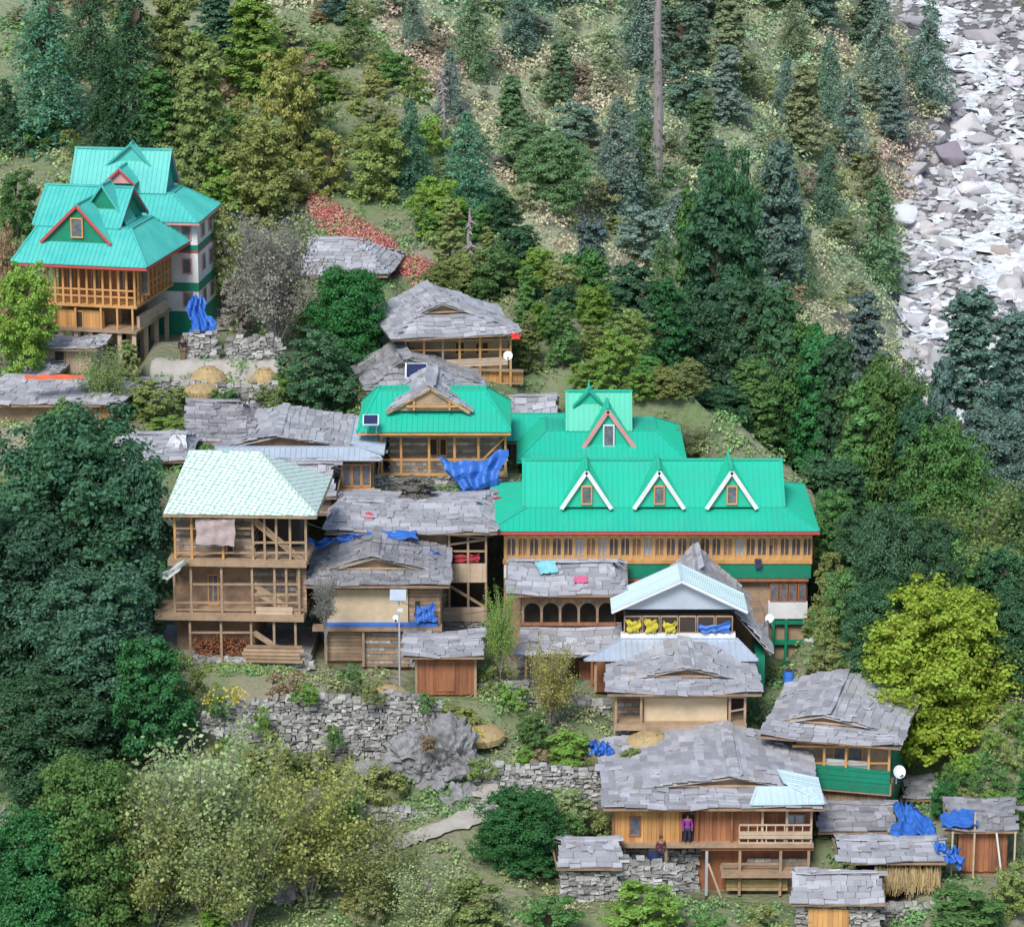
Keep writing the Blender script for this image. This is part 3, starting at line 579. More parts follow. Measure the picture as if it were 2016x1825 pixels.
# --- O
h=House('mud_house','slate roofed house with a pale mud walled room and open porch','house',1350,1458,164.5,0)
gablet(h,1198,1498,1363,1352,1306,1332,5.4,.8,1.2)
h.box('body','dark',1215,1460,1368,1458,1.6,4.8); h.box('mud_wall','mud',1268,1432,1374,1424,.1,1.6)
h.box('porch_floor','wood',1208,1470,1426,1438,-.5,1.7)
for x in (1212,1262,1436,1466): h.post(x,1366,1426,-.3,.13)
h.beam(1262,1372,1468,1372,-.3,.1); h.beam(1438,1400,1466,1395,-.3,.08); h.kath(1215,1265,1372,1424,1.4,1)
h.stones('stone_wall',1215,1460,1438,1480,.2); h.pad(-4,4,-1.2,5)
# --- P
h=House('slate_house','right hand slate roofed house with green boarded side wall and satellite dish','house',1660,1605,161,-14)
gablet(h,1498,1772,1452,1622,1400,1424,8.2,.8,1.3,ey2=1462)
u0,u1,z0,z1=h.rect(1560,1752,1464,1600); zt=h.L(1650,1462).z
MB().box(u0,u1-.05,.9,7.2,-.3,zt).build('body','wood',h.o); MB().box(u1-.06,u1+.05,1.2,7.2,-.3,zt).build('side_wall','gpaint',h.o)
for x in (1622,1665,1710,1750): h.post(x,1466,1520,0,.13,'orange')
h.beam(1560,1468,1752,1470,0,.13,'orange'); h.beam(1560,1502,1752,1502,.0,.07,'orange'); h.planks('green_boards','gpaint',1560,1752,1517,1546,-.04,True,.3); h.planks('lower_boards','wood',1560,1750,1548,1590,.4); h.box('tin_panel','tinp',1625,1708,1500,1518,.3,.4); h.win(1640,1700,1470,1500,.85,2)
h.box('floor','wood',1555,1755,1546,1550,-.05,1.2); h.pad(-4,4,-1.5,8)
# --- Q
h=House('slate_house','large slate roofed house with reddish plank walls, a balcony and a tin patch','house',1410,1765,155,0)
gablet(h,1190,1622,1588,1448,1520,1548,9.0,.9,1.5)
mb=MB(); A=h.L(1448,1520,1.5); zE=h.L(1622,1588,-.9).z
a=h.L(1478,1590,-1.0); b=h.L(1622,1588,-1.0); c=h.L(1600,1556,.6); d=h.L(1490,1556,.6)
for q in (a,b,c,d): q.z+=.18
ribbed(mb,[a,b,c,d]); R0=V((b.x+.05,b.y,b.z)); R1=V((b.x+.05,2.6,b.z)); t=(A.z-zE)/(b.x-A.x); T1=V((b.x-2.1,2.6,b.z+2.1*t)); T0=V((b.x-1.9,.9,b.z+1.9*t)); ribbed(mb,[R0,R1,T1,T0]); mb.build('tin_patch','tinp',h.o)
h.box('body','redwood',1212,1595,1592,1765,1.0,8)
h.planks('left_wall','orange',1206,1340,1597,1656,0); h.planks('right_wall','redwood',1368,1500,1597,1662,.1); h.planks('balcony_wall','redwood',1500,1592,1600,1650,.95)
h.win(1238,1262,1606,1645,-.05,1,'redwood'); h.win(1338,1370,1598,1660,.05,1,'redwood','door',glass='dark'); h.win(1545,1585,1602,1622,.9,2,'wood',glass='tin')
for x in (1207,1300,1340,1372,1440,1500,1548,1596): h.post(x,1592,1662,-.12,.12,'redwood' if x<1500 else 'palewood')
h.rail(1455,1598,1622,1660,-.25,'palewood',8); h.planks('rail_boards','palewood',1455,1598,1636,1650,-.3,True,.18); h.box('floor','wood',1204,1602,1661,1669,-.35,1.1); h.box('floor_beam','redwood',1380,1602,1670,1674,-.2,.2)
for x in (1228,1310,1390,1455,1535,1590): h.post(x,1669,1762,-.1,.14,'tin' if x==1390 else 'wood')
h.kath(1470,1590,1690,1762,.6,1); h.stones('stone_wall',1210,1370,1672,1765,.7); h.box('shelf','wood',1420,1560,1722,1728,-.6,.8); h.planks('woodpile','straw',1430,1550,1730,1752,.1,True); h.beam(1395,1700,1438,1815,-.8,.1,'palewood'); h.beam(1420,1700,1535,1700,-.1,.08)
h.pad(-6.5,6,-2,9)
# --- R
h=House('stone_hut','little square stone hut with slate roof, lowest and leftmost of the lower cluster','hut',1160,1775,151.5,4)
ridged(h,1097,1224,1705,1112,1218,1652,3.6,.4); h.box('body','stone',1108,1212,1706,1780,.2,3); h.stones('stone_wall',1106,1214,1706,1775,0); h.box('dark_slot','dark',1115,1200,1708,1718,-.08,.1); h.pad(-2,2,-.8,3.6)
# --- S
h=House('slate_shed','dark slate lean-to roof just below the green boarded house','shed',1690,1650,156.8,0)
ridged(h,1612,1768,1634,1622,1755,1580,3.4,.5,m='slated'); h.box('body','dark',1625,1755,1634,1660,.2,3); h.pad(-2,2,-.8,4)
h=House('hay_shed','slate roofed shed with bundles of drying hay hung under its eave','shed',1760,1775,152.3,0)
ridged(h,1652,1862,1694,1658,1855,1650,2.8,.6); h.box('body','dark',1665,1850,1698,1780,.8,2.5)
for x in (1665,1722,1790,1848): h.post(x,1696,1778,-.1,.12)
mb=MB()
for i in range(420):
    x=U(1722,1848); y=U(1703,1722); p=h.L(x,y,U(-.35,-.1)); mb.bar(p,p+V((U(-.15,.15),U(-.1,.1),-U(.6,1.3))),.05,.03)
mb.build('hay_bundle','straw',h.o); h.stones('stone_wall',1665,1730,1740,1778,.3); h.pad(-3,3,-.8,3.2)
h=House('plank_hut','lowest hut with slate roof and orange brown plank door at the bottom edge','hut',1650,1845,149,-5)
ridged(h,1560,1742,1775,1570,1728,1716,3.4,.5); h.stones('stone_wall',1572,1725,1780,1850,0); h.box('body','stone',1574,1722,1778,1850,.25,3); h.planks('door','orange',1590,1672,1790,1850,-.12); h.pad(-2.5,2.5,-.8,3.4)
h=House('plank_shed','red plank shed with sagging tarp on its roof at the right edge','shed',1935,1722,153.5,-6)
ridged(h,1862,2002,1632,1870,1995,1588,3.8,.5,m='slated'); h.planks('boards','redwood',1885,1985,1638,1712,0); h.box('body','redwood',1887,1983,1636,1722,.12,3)
for x in (1872,1915,1995): h.post(x,1600 if x==1915 else 1636,1735,-.5,.09,'palewood')
h.beam(1962,1640,1975,1750,-.6,.09,'white','prop'); h.pad(-2.5,2.5,-.8,3.4)
h=House('slate_shed','half hidden shed roof at the right end under the bright tree','shed',1838,1590,164,0)
ridged(h,1785,1850,1570,1790,1845,1548,3,.4); h.box('body','wood',1792,1845,1572,1600,.1,2.6); h.pad(-1.5,1.5,-.5,3)
# ================================================================ PROPS
def cloth(name,label,cat,corners,m='blue',sag=.3,n=16,color=None,group=None,rip=.05,bil=0):
    a,b,c,d=[V(p) for p in corners]; vs=[];fs=[]
    ph=U(0,6)
    for j in range(n+1):
        for i in range(n+1):
            s=i/n;t=j/n; p=(a.lerp(b,s)).lerp(d.lerp(c,s),t)
            p.z-=sag*4*s*(1-s)*(.4+.6*(1-t)) ; p.z+=rip*math.sin(s*17+ph+t*3)+rip*.5*math.sin(t*29+s*8); p.y+=rip*1.8*math.sin(s*23+ph*2+t*2)+rip*math.sin(t*11+s*5)-bil*math.sin(math.pi*t)*math.sin(math.pi*s); p.x+=rip*.8*math.sin(t*9+ph)*(1 if 0<i<n else 1.6)
            vs.append(p)
    for j in range(n):
        for i in range(n): k=j*(n+1)+i; fs.append((k,k+1,k+n+2,k+n+1))
    o0=V(vs[0]); mb=MB(); mb.add([v-o0 for v in vs],fs); o=mb.build(name,m,None,True); o.location=o0; tag(o,label,cat,group)
    if color: o.color=(*color,1)
    return o
def cpx(l): return [at(*q) for q in l]
cloth('tarp','large blue tarp hanging in folds from the timber house','tarp',cpx([(858,903,187.4),(1000,880,187.6),(975,968,187.0),(905,962,187.0)]),sag=.5,rip=.12,n=26,bil=.4)
cloth('tarp','blue tarp crumpled beside the white house wall','tarp',cpx([(372,580,207.5),(398,582,207.5),(424,655,204.6),(372,655,204.6)]),sag=.1,rip=.16,n=22,bil=-.3)
cloth('tarp','blue tarp spread over the eave left of the rough slate roof','tarp',cpx([(585,1065,176.5),(680,1052,176.8),(740,1050,177),(590,1085,176)]),sag=.1,rip=.08)
cloth('tarp','blue tarp strip lying across the middle slate eave','tarp',cpx([(720,1066,176.8),(865,1085,175.8),(860,1090,175.6),(735,1080,176.4)]),sag=.1,rip=.08)
cloth('tarp','blue tarp patch on the wide rough slate roof','tarp',cpx([(722,1062,176.2),(822,1060,176.2),(818,1044,177.2),(725,1046,177.2)]),sag=.0,rip=.05)
cloth('tarp','blue sheet hung at the right of the mud walled house','tarp',cpx([(818,1195,171.2),(855,1185,171.2),(858,1222,171),(815,1225,171)]),sag=.1)
cloth('tarp','small blue tarp among garden plants by the mud walled porch','tarp',cpx([(1152,1455,162.5),(1200,1462,162.5),(1205,1490,161.5),(1165,1480,161.5)]),sag=.1,rip=.14)
cloth('tarp','long blue tarp sloping down between the lower right sheds','tarp',cpx([(1768,1578,158),(1795,1580,158),(1865,1655,154),(1758,1645,154)]),sag=.1,rip=.14,n=24)
cloth('tarp','blue tarp over the corner of the red plank shed roof','tarp',cpx([(1848,1630,152.8),(1925,1625,152.8),(1915,1592,154.6),(1858,1597,154.6)]),sag=.0,rip=.07)
cloth('tarp','blue sheet hanging below the red plank shed','tarp',cpx([(1840,1655,152.5),(1885,1665,152.5),(1900,1710,152),(1850,1690,152)]),sag=.15,rip=.12)
cloth('tarp','scrap of blue plastic caught above the vegetable garden','tarp',cpx([(1052,1425,165.6),(1082,1432,165.6),(1080,1448,165.5),(1055,1440,165.5)]),sag=.1)
cloth('curtain','pinkish curtain on the open top floor of the frame house','cloth',cpx([(385,1022,170.6),(463,1022,170.4),(462,1075,170.4),(386,1072,170.6)]),'cloth',0,color=(.5,.40,.40),rip=.025)
for i,(x0,x1,y0,y1) in enumerate(((1232,1262,1218,1243),(1268,1296,1216,1244),(1304,1332,1222,1244))):
    cloth('curtain',f"yellow cloth in the window band, {['first','second','third'][i]} from left",'cloth',cpx([(x0,y0,170.25),(x1,y0,170.25),(x1-3,y1,170.25),(x0+4,y1,170.25)]),'yellow',.15,8)
cloth('curtain','blue cloth in the right end of the yellow curtained band','cloth',cpx([(1372,1232,170.25),(1438,1222,170.25),(1436,1244,170.25),(1378,1245,170.25)]),'blue',.1,8)
cloth('laundry','orange red cloth drying on the low left hut roof','laundry',cpx([(48,748,194.9),(165,746,195.2),(163,738,196.2),(50,738,196)]),'cloth',0,color=(.85,.18,.08),rip=.03)
cloth('laundry','red and white cloth on the wide rough slate roof','laundry',cpx([(718,1022,179),(736,1020,179),(732,1008,179.7),(720,1008,179.7)]),'cloth',0,6,color=(.6,.08,.1),rip=.03)
cloth('laundry','dark blue cloth on the wide rough slate roof','laundry',cpx([(758,1022,179),(782,1022,179),(780,1010,179.7),(760,1010,179.7)]),'cloth',0,6,color=(.05,.05,.1),rip=.03)
cloth('laundry','pink cloth lying on the arcade house slate roof','laundry',cpx([(1128,1148,172.9),(1158,1146,172.9),(1156,1134,173.7),(1132,1134,173.7)]),'cloth',0,6,color=(.8,.15,.3),rip=.03)
cloth('laundry','pale turquoise sheet lying on the arcade house slate roof','laundry',cpx([(1065,1130,173.8),(1100,1126,173.8),(1092,1103,174.8),(1052,1106,174.8)]),'cloth',0,6,color=(.25,.62,.68),rip=.02)
cloth('laundry','grey violet cloth over the green rail under the orange windows','laundry',cpx([(690,962,186.6),(708,962,186.6),(706,983,186.6),(692,983,186.6)]),'cloth',0,6,color=(.28,.25,.36),rip=.03)
cloth('laundry','dark cloth hanging over the sill of the long building','laundry',cpx([(1486,1100,178.8),(1500,1100,178.8),(1498,1120,178.8),(1488,1120,178.8)]),'cloth',0,6,color=(.05,.05,.12),rip=.02)
cloth('laundry','red clothes piled on the upper boarded balcony','laundry',cpx([(893,1092,178),(945,1090,178),(943,1106,178),(895,1106,178)]),'cloth',.05,8,color=(.4,.04,.06),rip=.04)
cloth('laundry','red cloth at the right corner of the brown timber house eave','laundry',cpx([(1005,655,200),(1025,655,200),(1024,668,200),(1008,668,200)]),'cloth',.05,6,color=(.8,.06,.06),rip=.03)
cloth('plastic_sheet','grey plastic sheet stretched out from the frame house first floor','sheet',cpx([(312,1132,169.5),(335,1140,169.5),(370,1105,170.6),(362,1102,170.6)]),'cloth',.1,8,color=(.55,.58,.56),rip=.04)
cloth('plastic_sheet','white sheet on the narrow slate roof by the dark tree','sheet',cpx([(325,880,184.6),(368,884,184.6),(366,856,186.1),(340,855,186.1)]),'cloth',0,6,color=(.75,.76,.78),rip=.02)
cloth('banner','red cloth panel hanging beside the long building left end','cloth',cpx([(930,978,184),(988,978,184),(988,1012,184),(945,1010,184)]),'cloth',.05,8,color=(.55,.03,.07),rip=.03)
def dish(px,py,Y,r,label,yaw=0):
    r*=.8
    t=thing('satellite_dish',label,'satellite dish',at(px,py,Y),math.radians(yaw)); mb=MB(); n=16; vs=[(0,.12*r*2,0)]
    for k,(rr,dp) in enumerate(((.5,.18*r),(1,0))):
        for i in range(n): a=6.283*i/n; vs.append((r*rr*math.cos(a),dp,r*rr*math.sin(a)))
    fs=[(0,1+i,1+(i+1)%n) for i in range(n)]+[(1+i,1+n+i,1+n+(i+1)%n,1+(i+1)%n) for i in range(n)]
    d=mb.add(vs,fs).build('reflector','white',t,True); d.rotation_euler=(math.radians(-25),0,0)
    MB().tube([(0,.3,-.1),(0,.35,-r*2.2)],[.04,.04]).build('mast','tin',t); MB().tube([(0,0,-r*.8),(0,-r*.9,-.1)],[.025,.025]).tube([(0,-r*.85,-.12),(0,-r*1.05,-.08)],[.06,.06]).build('feed_arm','dark',t)
dish(1594,1262,177,.42,'white satellite dish at the right end of the long building'); dish(1771,1519,160,.45,'satellite dish on the side of the green boarded house',20); dish(1000,700,200.5,.38,'satellite dish beside the brown timber house balcony'); dish(1515,1217,172,.33,'satellite dish right of the pale tin gable',-30); dish(499,680,203.5,.3,'satellite dish standing behind the upper stone wall'); dish(779,1216,170.6,.22,'small dish on the mud walled house ledge')
t=thing('street_lamp','solar street lamp post standing by the mud walled house','street lamp',at(787,1345,168.5)); tz=at(787,1180,168.5).z-at(787,1345,168.5).z
MB().tube([(0,0,-.3),(0,0,tz)],[.06,.045],8).build('pole','tin',t); mb=MB(); mb.hexa([(-.5,-.3,tz+.0),(.4,-.3,tz+.0),(.4,.3,tz+.45),(-.5,.3,tz+.45),(-.5,-.32,tz+.05),(.4,-.32,tz+.05),(.4,.28,tz+.5),(-.5,.28,tz+.5)]); mb.build('solar_panel','tin',t); MB().bar((0,0,tz-.5),(.1,-.9,tz-.3),.06).box(-.05,.25,-1.2,-.8,tz-.33,tz-.25).build('lamp_arm','white',t)
def panel(px,py,Y,label,s=1.):
    t=thing('solar_panel',label,'solar panel',at(px,py,Y)); MB().hexa([(-.6*s,-.4*s,0),(.6*s,-.4*s,0),(.6*s,.4*s,.6*s),(-.6*s,.4*s,.6*s),(-.6*s,-.42*s,.05),(.6*s,-.42*s,.05),(.6*s,.38*s,.65*s),(-.6*s,.38*s,.65*s)]).build('frame','white',t)
    MB().hexa([(-.52*s,-.38*s,.07),(.52*s,-.38*s,.07),(.52*s,.33*s,.62*s),(-.52*s,.33*s,.62*s),(-.52*s,-.39*s,.08),(.52*s,-.39*s,.08),(.52*s,.32*s,.63*s),(-.52*s,.32*s,.63*s)]).build('cells','solar',t); MB().bar((-.4*s,.2*s,.2),(-.4*s,.2*s,-.6),.05).bar((.4*s,.2*s,.2),(.4*s,.2*s,-.6),.05).build('leg','tin',t)
panel(820,742,196.5,'solar panel on the low dark slate roof',1.2); panel(730,835,187.6,'tilted solar panel at the left corner of the green skirt roof',.8)
def barrel(px,py,Y,label,m='blue'):
    p=at(px,py,Y); t=thing('barrel',label,'barrel',p); MB().tube([(0,0,0),(0,0,.3),(0,0,.33),(0,0,.6),(0,0,.63),(0,0,.95)],[.3,.31,.33,.31,.33,.29],14).build('drum',m,t); MB().tube([(0,0,.95),(0,0,1.0)],[.22,.22],12).build('lid','dark',t)
barrel(1286,1708,152.6,'dark blue water drum in front of the plank walled house','solar'); barrel(1552,1352,170,'blue drum on the ground right of the tin awning')
def cable(label,a,b,sag):
    A=at(*a);B=at(*b); mb=MB(); pts=[A.lerp(B,i/16)-A-V((0,0,sag*4*(i/16)*(1-i/16))) for i in range(17)]; mb.tube(pts,[.018]*17,4); o=mb.build('cable','wire'); o.location=A; tag(o,label,'cable')
cable('thin cable running from the long building to the right hand trees',(1598,1100,178.5),(1960,1190,182),1.2); cable('thin cable hanging between the frame house and the wide rough slate roof',(605,1030,170),(985,1050,177),1.0); cable('thin cable from the lamp post up to the arcade house',(790,1185,168.5),(1025,1178,172),.8)
def person(p,yaw,label,top,bottom,hgt=1.65):
    t=thing('person',label,'person',p,yaw); s=hgt/1.7
    J={'pel':(0,0,.92),'sp':(0,.01,1.15),'ch':(0,0,1.36),'nk':(0,0,1.48),'hd':(0,-.02,1.58),'hd2':(0,-.01,1.68)}
    R_={'pel':.14,'sp':.12,'ch':.13,'nk':.055,'hd':.085,'hd2':.08}; E=[('pel','sp'),('sp','ch'),('ch','nk'),('nk','hd'),('hd','hd2')]
    for q,sx in (('l',-1),('r',1)):
        J.update({q+'h':(sx*.09,0,.86),q+'k':(sx*.11,-.03*(sx+1),.48),q+'a':(sx*.12,.03,.08),q+'t':(sx*.13,-.14,.04),q+'s':(sx*.19,0,1.40),q+'e':(sx*.25,.04,1.12),q+'w':(sx*.24,-.08,.88),q+'p':(sx*.24,-.11,.80)})
        R_.update({q+'h':.095,q+'k':.06,q+'a':.04,q+'t':.035,q+'s':.06,q+'e':.045,q+'w':.03,q+'p':.035}); E+=[('pel',q+'h'),(q+'h',q+'k'),(q+'k',q+'a'),(q+'a',q+'t'),('ch',q+'s'),(q+'s',q+'e'),(q+'e',q+'w'),(q+'w',q+'p')]
        for k in range(4):
            J[q+'f%d'%k]=(sx*.24+(k-1.5)*.002,-.145+.022*k,.785); J[q+'g%d'%k]=(sx*.235,-.15+.022*k,.74-.005*(k==1)); R_[q+'f%d'%k]=.009; R_[q+'g%d'%k]=.008; E+=[(q+'p',q+'f%d'%k),(q+'f%d'%k,q+'g%d'%k)]
        J[q+'th']=(sx*.22,-.16,.81); R_[q+'th']=.01; E+=[(q+'p',q+'th')]
    def skin(name,keys,m,add,col=None,extra=1.):
        ks=[k for k in keys]; me=bpy.data.meshes.new(name); me.from_pydata([V(J[k])*s for k in ks],[(ks.index(a),ks.index(b)) for a,b in E if a in ks and b in ks],[]); me.materials.append(M[m])
        o=link(bpy.data.objects.new(name,me),t); md=o.modifiers.new('Skin','SKIN'); 
        for i,k in enumerate(ks): r=(R_[k]+add)*s*extra; me.skin_vertices[0].data[i].radius=(r,r*.8 if k in('pel','sp','ch') else r); me.skin_vertices[0].data[i].use_root=(i==0)
        sb=o.modifiers.new('Sub','SUBSURF'); sb.levels=sb.render_levels=1; md.use_smooth_shade=True
        if col: o.color=(*col,1)
        return o
    skin('body',list(J),'skin',0); skin('jacket',['pel','sp','ch','lh','rh','ls','le','lw','rs','re','rw'],'cloth',.022,top); skin('trousers',['pel','lh','lk','la','rh','rk','ra'],'cloth',.025,bottom)
    mb=MB(); mb.tube([(0,.02*s,1.58*s),(0,.02*s,1.7*s),(0,0,1.78*s)],[.1*s,.105*s,.03*s],10).build('hair','dark',t,True)
PEOPLE=[((360,712,202.9),.4,'person in dark clothes standing by the upper stone wall',(.03,.03,.04),(.25,.16,.08)),((1353,1661,154.75),0,'person in purple standing in the doorway of the plank walled house',(.35,.04,.4),(.04,.03,.08)),((1513,1103,179.2),0,'person in pale shirt looking out of the long building gallery',(.6,.55,.55),(.1,.1,.2)),((1301,1706,152.8),.3,'person in dark red clothes beside the blue water drum',(.12,.03,.05),(.03,.03,.05))]
for (q,yw,lb,a,b) in PEOPLE: person(at(*q),yw,lb,a,b)
PADS.append((at(450,735,205).x,at(450,735,205).y,1,0,-5,4,-2.5,4,at(360,712,202.9).z))
def swall(label,pts,Y=None,sz=(.2,.55),hz=(.13,.26)):
    P=[]
    for (px,t,b) in pts:
        y=Y if Y else hit(px,b); P.append((at(px,b,y),at(px,t,y)))
    o=P[0][0]; mb=MB(); zm=min(a.z for a,b in P)-.5
    for (a,at_),(b,bt) in zip(P,P[1:]): courses(mb,V((a.x,a.y,zm))-o,V((b.x,b.y,zm))-o,at_.z-zm,bt.z-zm,sz,hz,.45,(a.z-zm,b.z-zm))
    w=mb.build('stone_wall','stone'); w.location=o; tag(w,label,'stone wall')
swall('tall dry stone retaining wall below the vegetable terrace',[(400,1402,1420),(430,1398,1435),(470,1384,1450),(520,1380,1475),(600,1370,1498),(700,1374,1508),(770,1366,1495),(800,1370,1480),(862,1384,1440)],162.5,(.16,.48),(.12,.27))
swall('stone wall on the upper terrace left of the gap',[(366,657,716),(425,655,716)],203.3)
swall('stone wall on the upper terrace right of the gap',[(448,665,720),(552,664,722)],202.8)
swall('rough stone edge of the upper terrace below the haystacks',[(300,748,790),(360,752,795),(450,758,795),(550,756,792)],200.2)
swall('loose stone wall right of the rock outcrop',[(935,1500,1580),(1000,1515,1600),(1070,1505,1575),(1190,1520,1575)],160)
swall('low stone wall under the path by the rock outcrop',[(690,1600,1640),(780,1590,1650),(850,1600,1660)],158)
swall('stone wall beside the little square hut',[(1225,1690,1760),(1290,1700,1775),(1345,1715,1790)],152)
swall('dark stone wall under the arcade house terrace',[(1020,1370,1400),(1100,1370,1412),(1200,1385,1420)],168)
swall('stone wall above the plank shed garden',[(935,1340,1372),(1030,1345,1385)],168.5)
swall('stone footing below the hay shed',[(1740,1785,1825),(1860,1780,1825)],150.5)
import bmesh
def rockmesh(seed,n=16,bev=.045):
    r=random.Random(seed); bm=bmesh.new()
    for i in range(n):
        v=V((r.gauss(0,1),r.gauss(0,1),r.gauss(0,1))).normalized()*r.uniform(.8,1.05); bm.verts.new(v)
    g=bmesh.ops.convex_hull(bm,input=bm.verts); bmesh.ops.delete(bm,geom=[e for e in g['geom_interior'] if isinstance(e,bmesh.types.BMVert)],context='VERTS')
    if bev: bmesh.ops.bevel(bm,geom=list(bm.edges),offset=bev,segments=2,affect='EDGES')
    me=bpy.data.meshes.new('boulder'); bm.to_mesh(me); bm.free(); return me
RM=[rockmesh(i,random.randint(12,20)) for i in range(12)]
for m_ in RM: m_.materials.append(M['boulder'])
def rock(px,py,Y,sx,sy,sz,label,name='rock',cat='rock',col=(.6,.62,.66),group=None,i=None,sink=.3):
    p=at(px,py,Y) if Y else onground(px,py,base); o=bpy.data.objects.new(name,RM[random.randrange(12) if i is None else i]); link(o); o.location=p+V((0,0,sz*(.0 if Y else sink))); o.scale=(sx,sy,sz); o.rotation_euler=(U(-.35,.35),U(-.35,.35),U(0,6)); o.color=(*col,1); tag(o,label,cat,group); return o
def crag(label,px,py,Y,w,d,hh,seed):
    bm=bmesh.new(); bmesh.ops.create_icosphere(bm,subdivisions=6,radius=1)
    for v in bm.verts:
        n=v.co.normalized(); q=V((n.x*w,n.y*d,n.z*hh)); s=V((seed*7.1,seed*3.3,0))
        f=1+.35*noise.noise(q*.5+s)-.3*abs(noise.noise(q*.9+s))+.2*noise.noise(q*1.9+s); c=noise.cell(V((q.x*1.3+q.z*.5,q.y*1.3,q.z*1.1))+s); f+=.16*c-.08+.08*noise.noise(q*4.5)
        v.co=q*f
    me=bpy.data.meshes.new('crag'); bm.to_mesh(me); bm.free(); me.materials.append(M['rock']); o=link(bpy.data.objects.new('rock_outcrop',me)); o.location=at(px,py,Y); tag(o,label,'rock')
crag('tall grey rock outcrop at the right end of the retaining wall',882,1515,161.6,2.0,1.7,3.3,3); crag('smaller grey rock under the retaining wall corner',805,1490,161.4,1.6,1.2,1.3,5); crag('pale bare rock patch low on the slope left of the round green tree',560,1740,152,1.6,1.2,1.3,8); crag('rock face at the foot of the outcrop',905,1590,159.5,1.5,1.2,1.5,11); crag('low rock under the middle of the retaining wall',730,1515,161,1.0,.9,.5,13)
def hay(px,py,Y,r,hh,label):
    p=at(px,py,Y); mb=MB(); mb.tube([(0,0,-.3),(0,0,.1*hh),(0,0,.55*hh),(0,0,.9*hh),(0,0,hh)],[r,r*1.02,r*.8,r*.4,.05],14)
    for i in range(700):
        a=U(0,6.28); t=U(0,1); q=V((math.cos(a)*r*(1-t*.75),math.sin(a)*r*(1-t*.75),t*hh)); mb.bar(q,q+V((math.cos(a)*.12+U(-.15,.15),math.sin(a)*.12+U(-.15,.15),U(-.25,.05))),.035,.02)
    o=mb.build('haystack','straw'); o.location=p; tag(o,label,'haystack')
hay(410,748,201.6,1.2,.9,'wide haystack in front of the upper stone wall'); hay(520,755,201.4,.95,1,'haystack at the right end of the upper terrace'); hay(395,768,200.0,1.1,.4,'flat brown heap below the haystacks'); hay(1280,1475,163.2,1.6,1.0,'straw heap stored under the mud walled porch'); hay(760,1368,166.5,1.3,.5,'brown straw heap at the foot of the lamp post'); hay(940,1445,164,1.5,.5,'flat straw heap right of the rock outcrop')
# ================================================================ TERRAIN MESH
def grid():
    xs=np.concatenate([np.arange(-420,-90,15),np.arange(-90,-36,3),np.arange(-36,36,.55),np.arange(36,110,2.2),np.arange(110,430,16)])
    ys=np.concatenate([np.arange(-60,130,14),np.arange(130,145,1.5),np.arange(145,225,.55),np.arange(225,300,1.6),np.arange(300,500,3),np.arange(500,1001,25)])
    X,Y=np.meshgrid(xs,ys); Z=H(X,Y); nx,ny=len(xs),len(ys)
    v=np.stack([X.ravel(),Y.ravel(),Z.ravel()],1); i=np.arange(nx*ny).reshape(ny,nx)
    q=np.stack([i[:-1,:-1],i[:-1,1:],i[1:,1:],i[1:,:-1]],-1).reshape(-1,4)
    me=bpy.data.meshes.new('terrain'); me.vertices.add(len(v)); me.vertices.foreach_set('co',v.astype(np.float32).ravel()); me.loops.add(len(q)*4); me.loops.foreach_set('vertex_index',q.astype(np.int32).ravel()); me.polygons.add(len(q)); me.polygons.foreach_set('loop_start',np.arange(0,len(q)*4,4,dtype=np.int32)); me.update(calc_edges=True)
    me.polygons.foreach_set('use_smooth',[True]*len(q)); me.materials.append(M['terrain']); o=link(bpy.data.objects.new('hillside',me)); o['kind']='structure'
grid()
def strip(name,pts,m='path',dz=.12,n=40,jit=.25):
    P=[(onground(a,b),w) for a,b,w in pts]; vs=[]; fs=[]; L=len(P)-1; cs=5
    for i in range(n+1):
        t=i/n*L; k=min(int(t),L-1); f=t-k; p=P[k][0].lerp(P[k+1][0],f); w=P[k][1]*(1-f)+P[k+1][1]*f; d=(P[k+1][0]-P[k][0]); d.z=0; d.normalize(); s=V((-d.y,d.x,0))
        w*=1+U(-jit,jit)
        for c in range(cs+1): q=p+s*w*(c/cs*2-1); vs.append((q.x,q.y,float(H(q.x,q.y))+dz))
    for i in range(n):
        for c in range(cs): a=i*(cs+1)+c; fs.append((a,a+1,a+cs+2,a+cs+1))
    o=MB().add(vs,fs).build(name,m,None,True); o['kind']='structure'; return o
strip('path',[(735,1690,.5),(800,1665,.55),(860,1645,.55),(930,1620,.65),(985,1590,.8),(945,1555,.7)],dz=.2); strip('terrace_path',[(300,722,.8),(380,730,1.0),(470,732,.8),(550,740,.6)]); strip('steps',[(445,655,.6),(430,620,.6),(410,590,.5)])
# river
def rhit(px,py):
    Y=hit(px,py,base); p=at(px,py,Y); return p
def water(pts,n=260,ws=.42):
    P=[(rhit(a,b),w) for a,b,w in pts]; vs=[];fs=[];L=len(P)-1; cs=6
    for i in range(n+1):
        t=i/n*L; k=min(int(t),L-1); f=t-k; p=P[k][0].lerp(P[k+1][0],f); w=(P[k][1]*(1-f)+P[k+1][1]*f)*(ws+U(-.22,.22)); p=p+V((1.3*math.sin(i*.33)+.7*math.sin(i*.9),0,0))
        for c in range(cs+1):
            q=p+V((w*(c/cs*2-1)+U(-.2,.2),0,0)); vs.append((q.x,q.y,float(base(q.x,q.y))+.45+.15*math.sin(c*2+i)+U(-.15,.15)))
    for i in range(n):
        for c in range(cs): a=i*(cs+1)+c; fs.append((a,a+1,a+cs+2,a+cs+1))
    o=MB().add(vs,fs).build('river_water','water',None,True); o['kind']='structure'
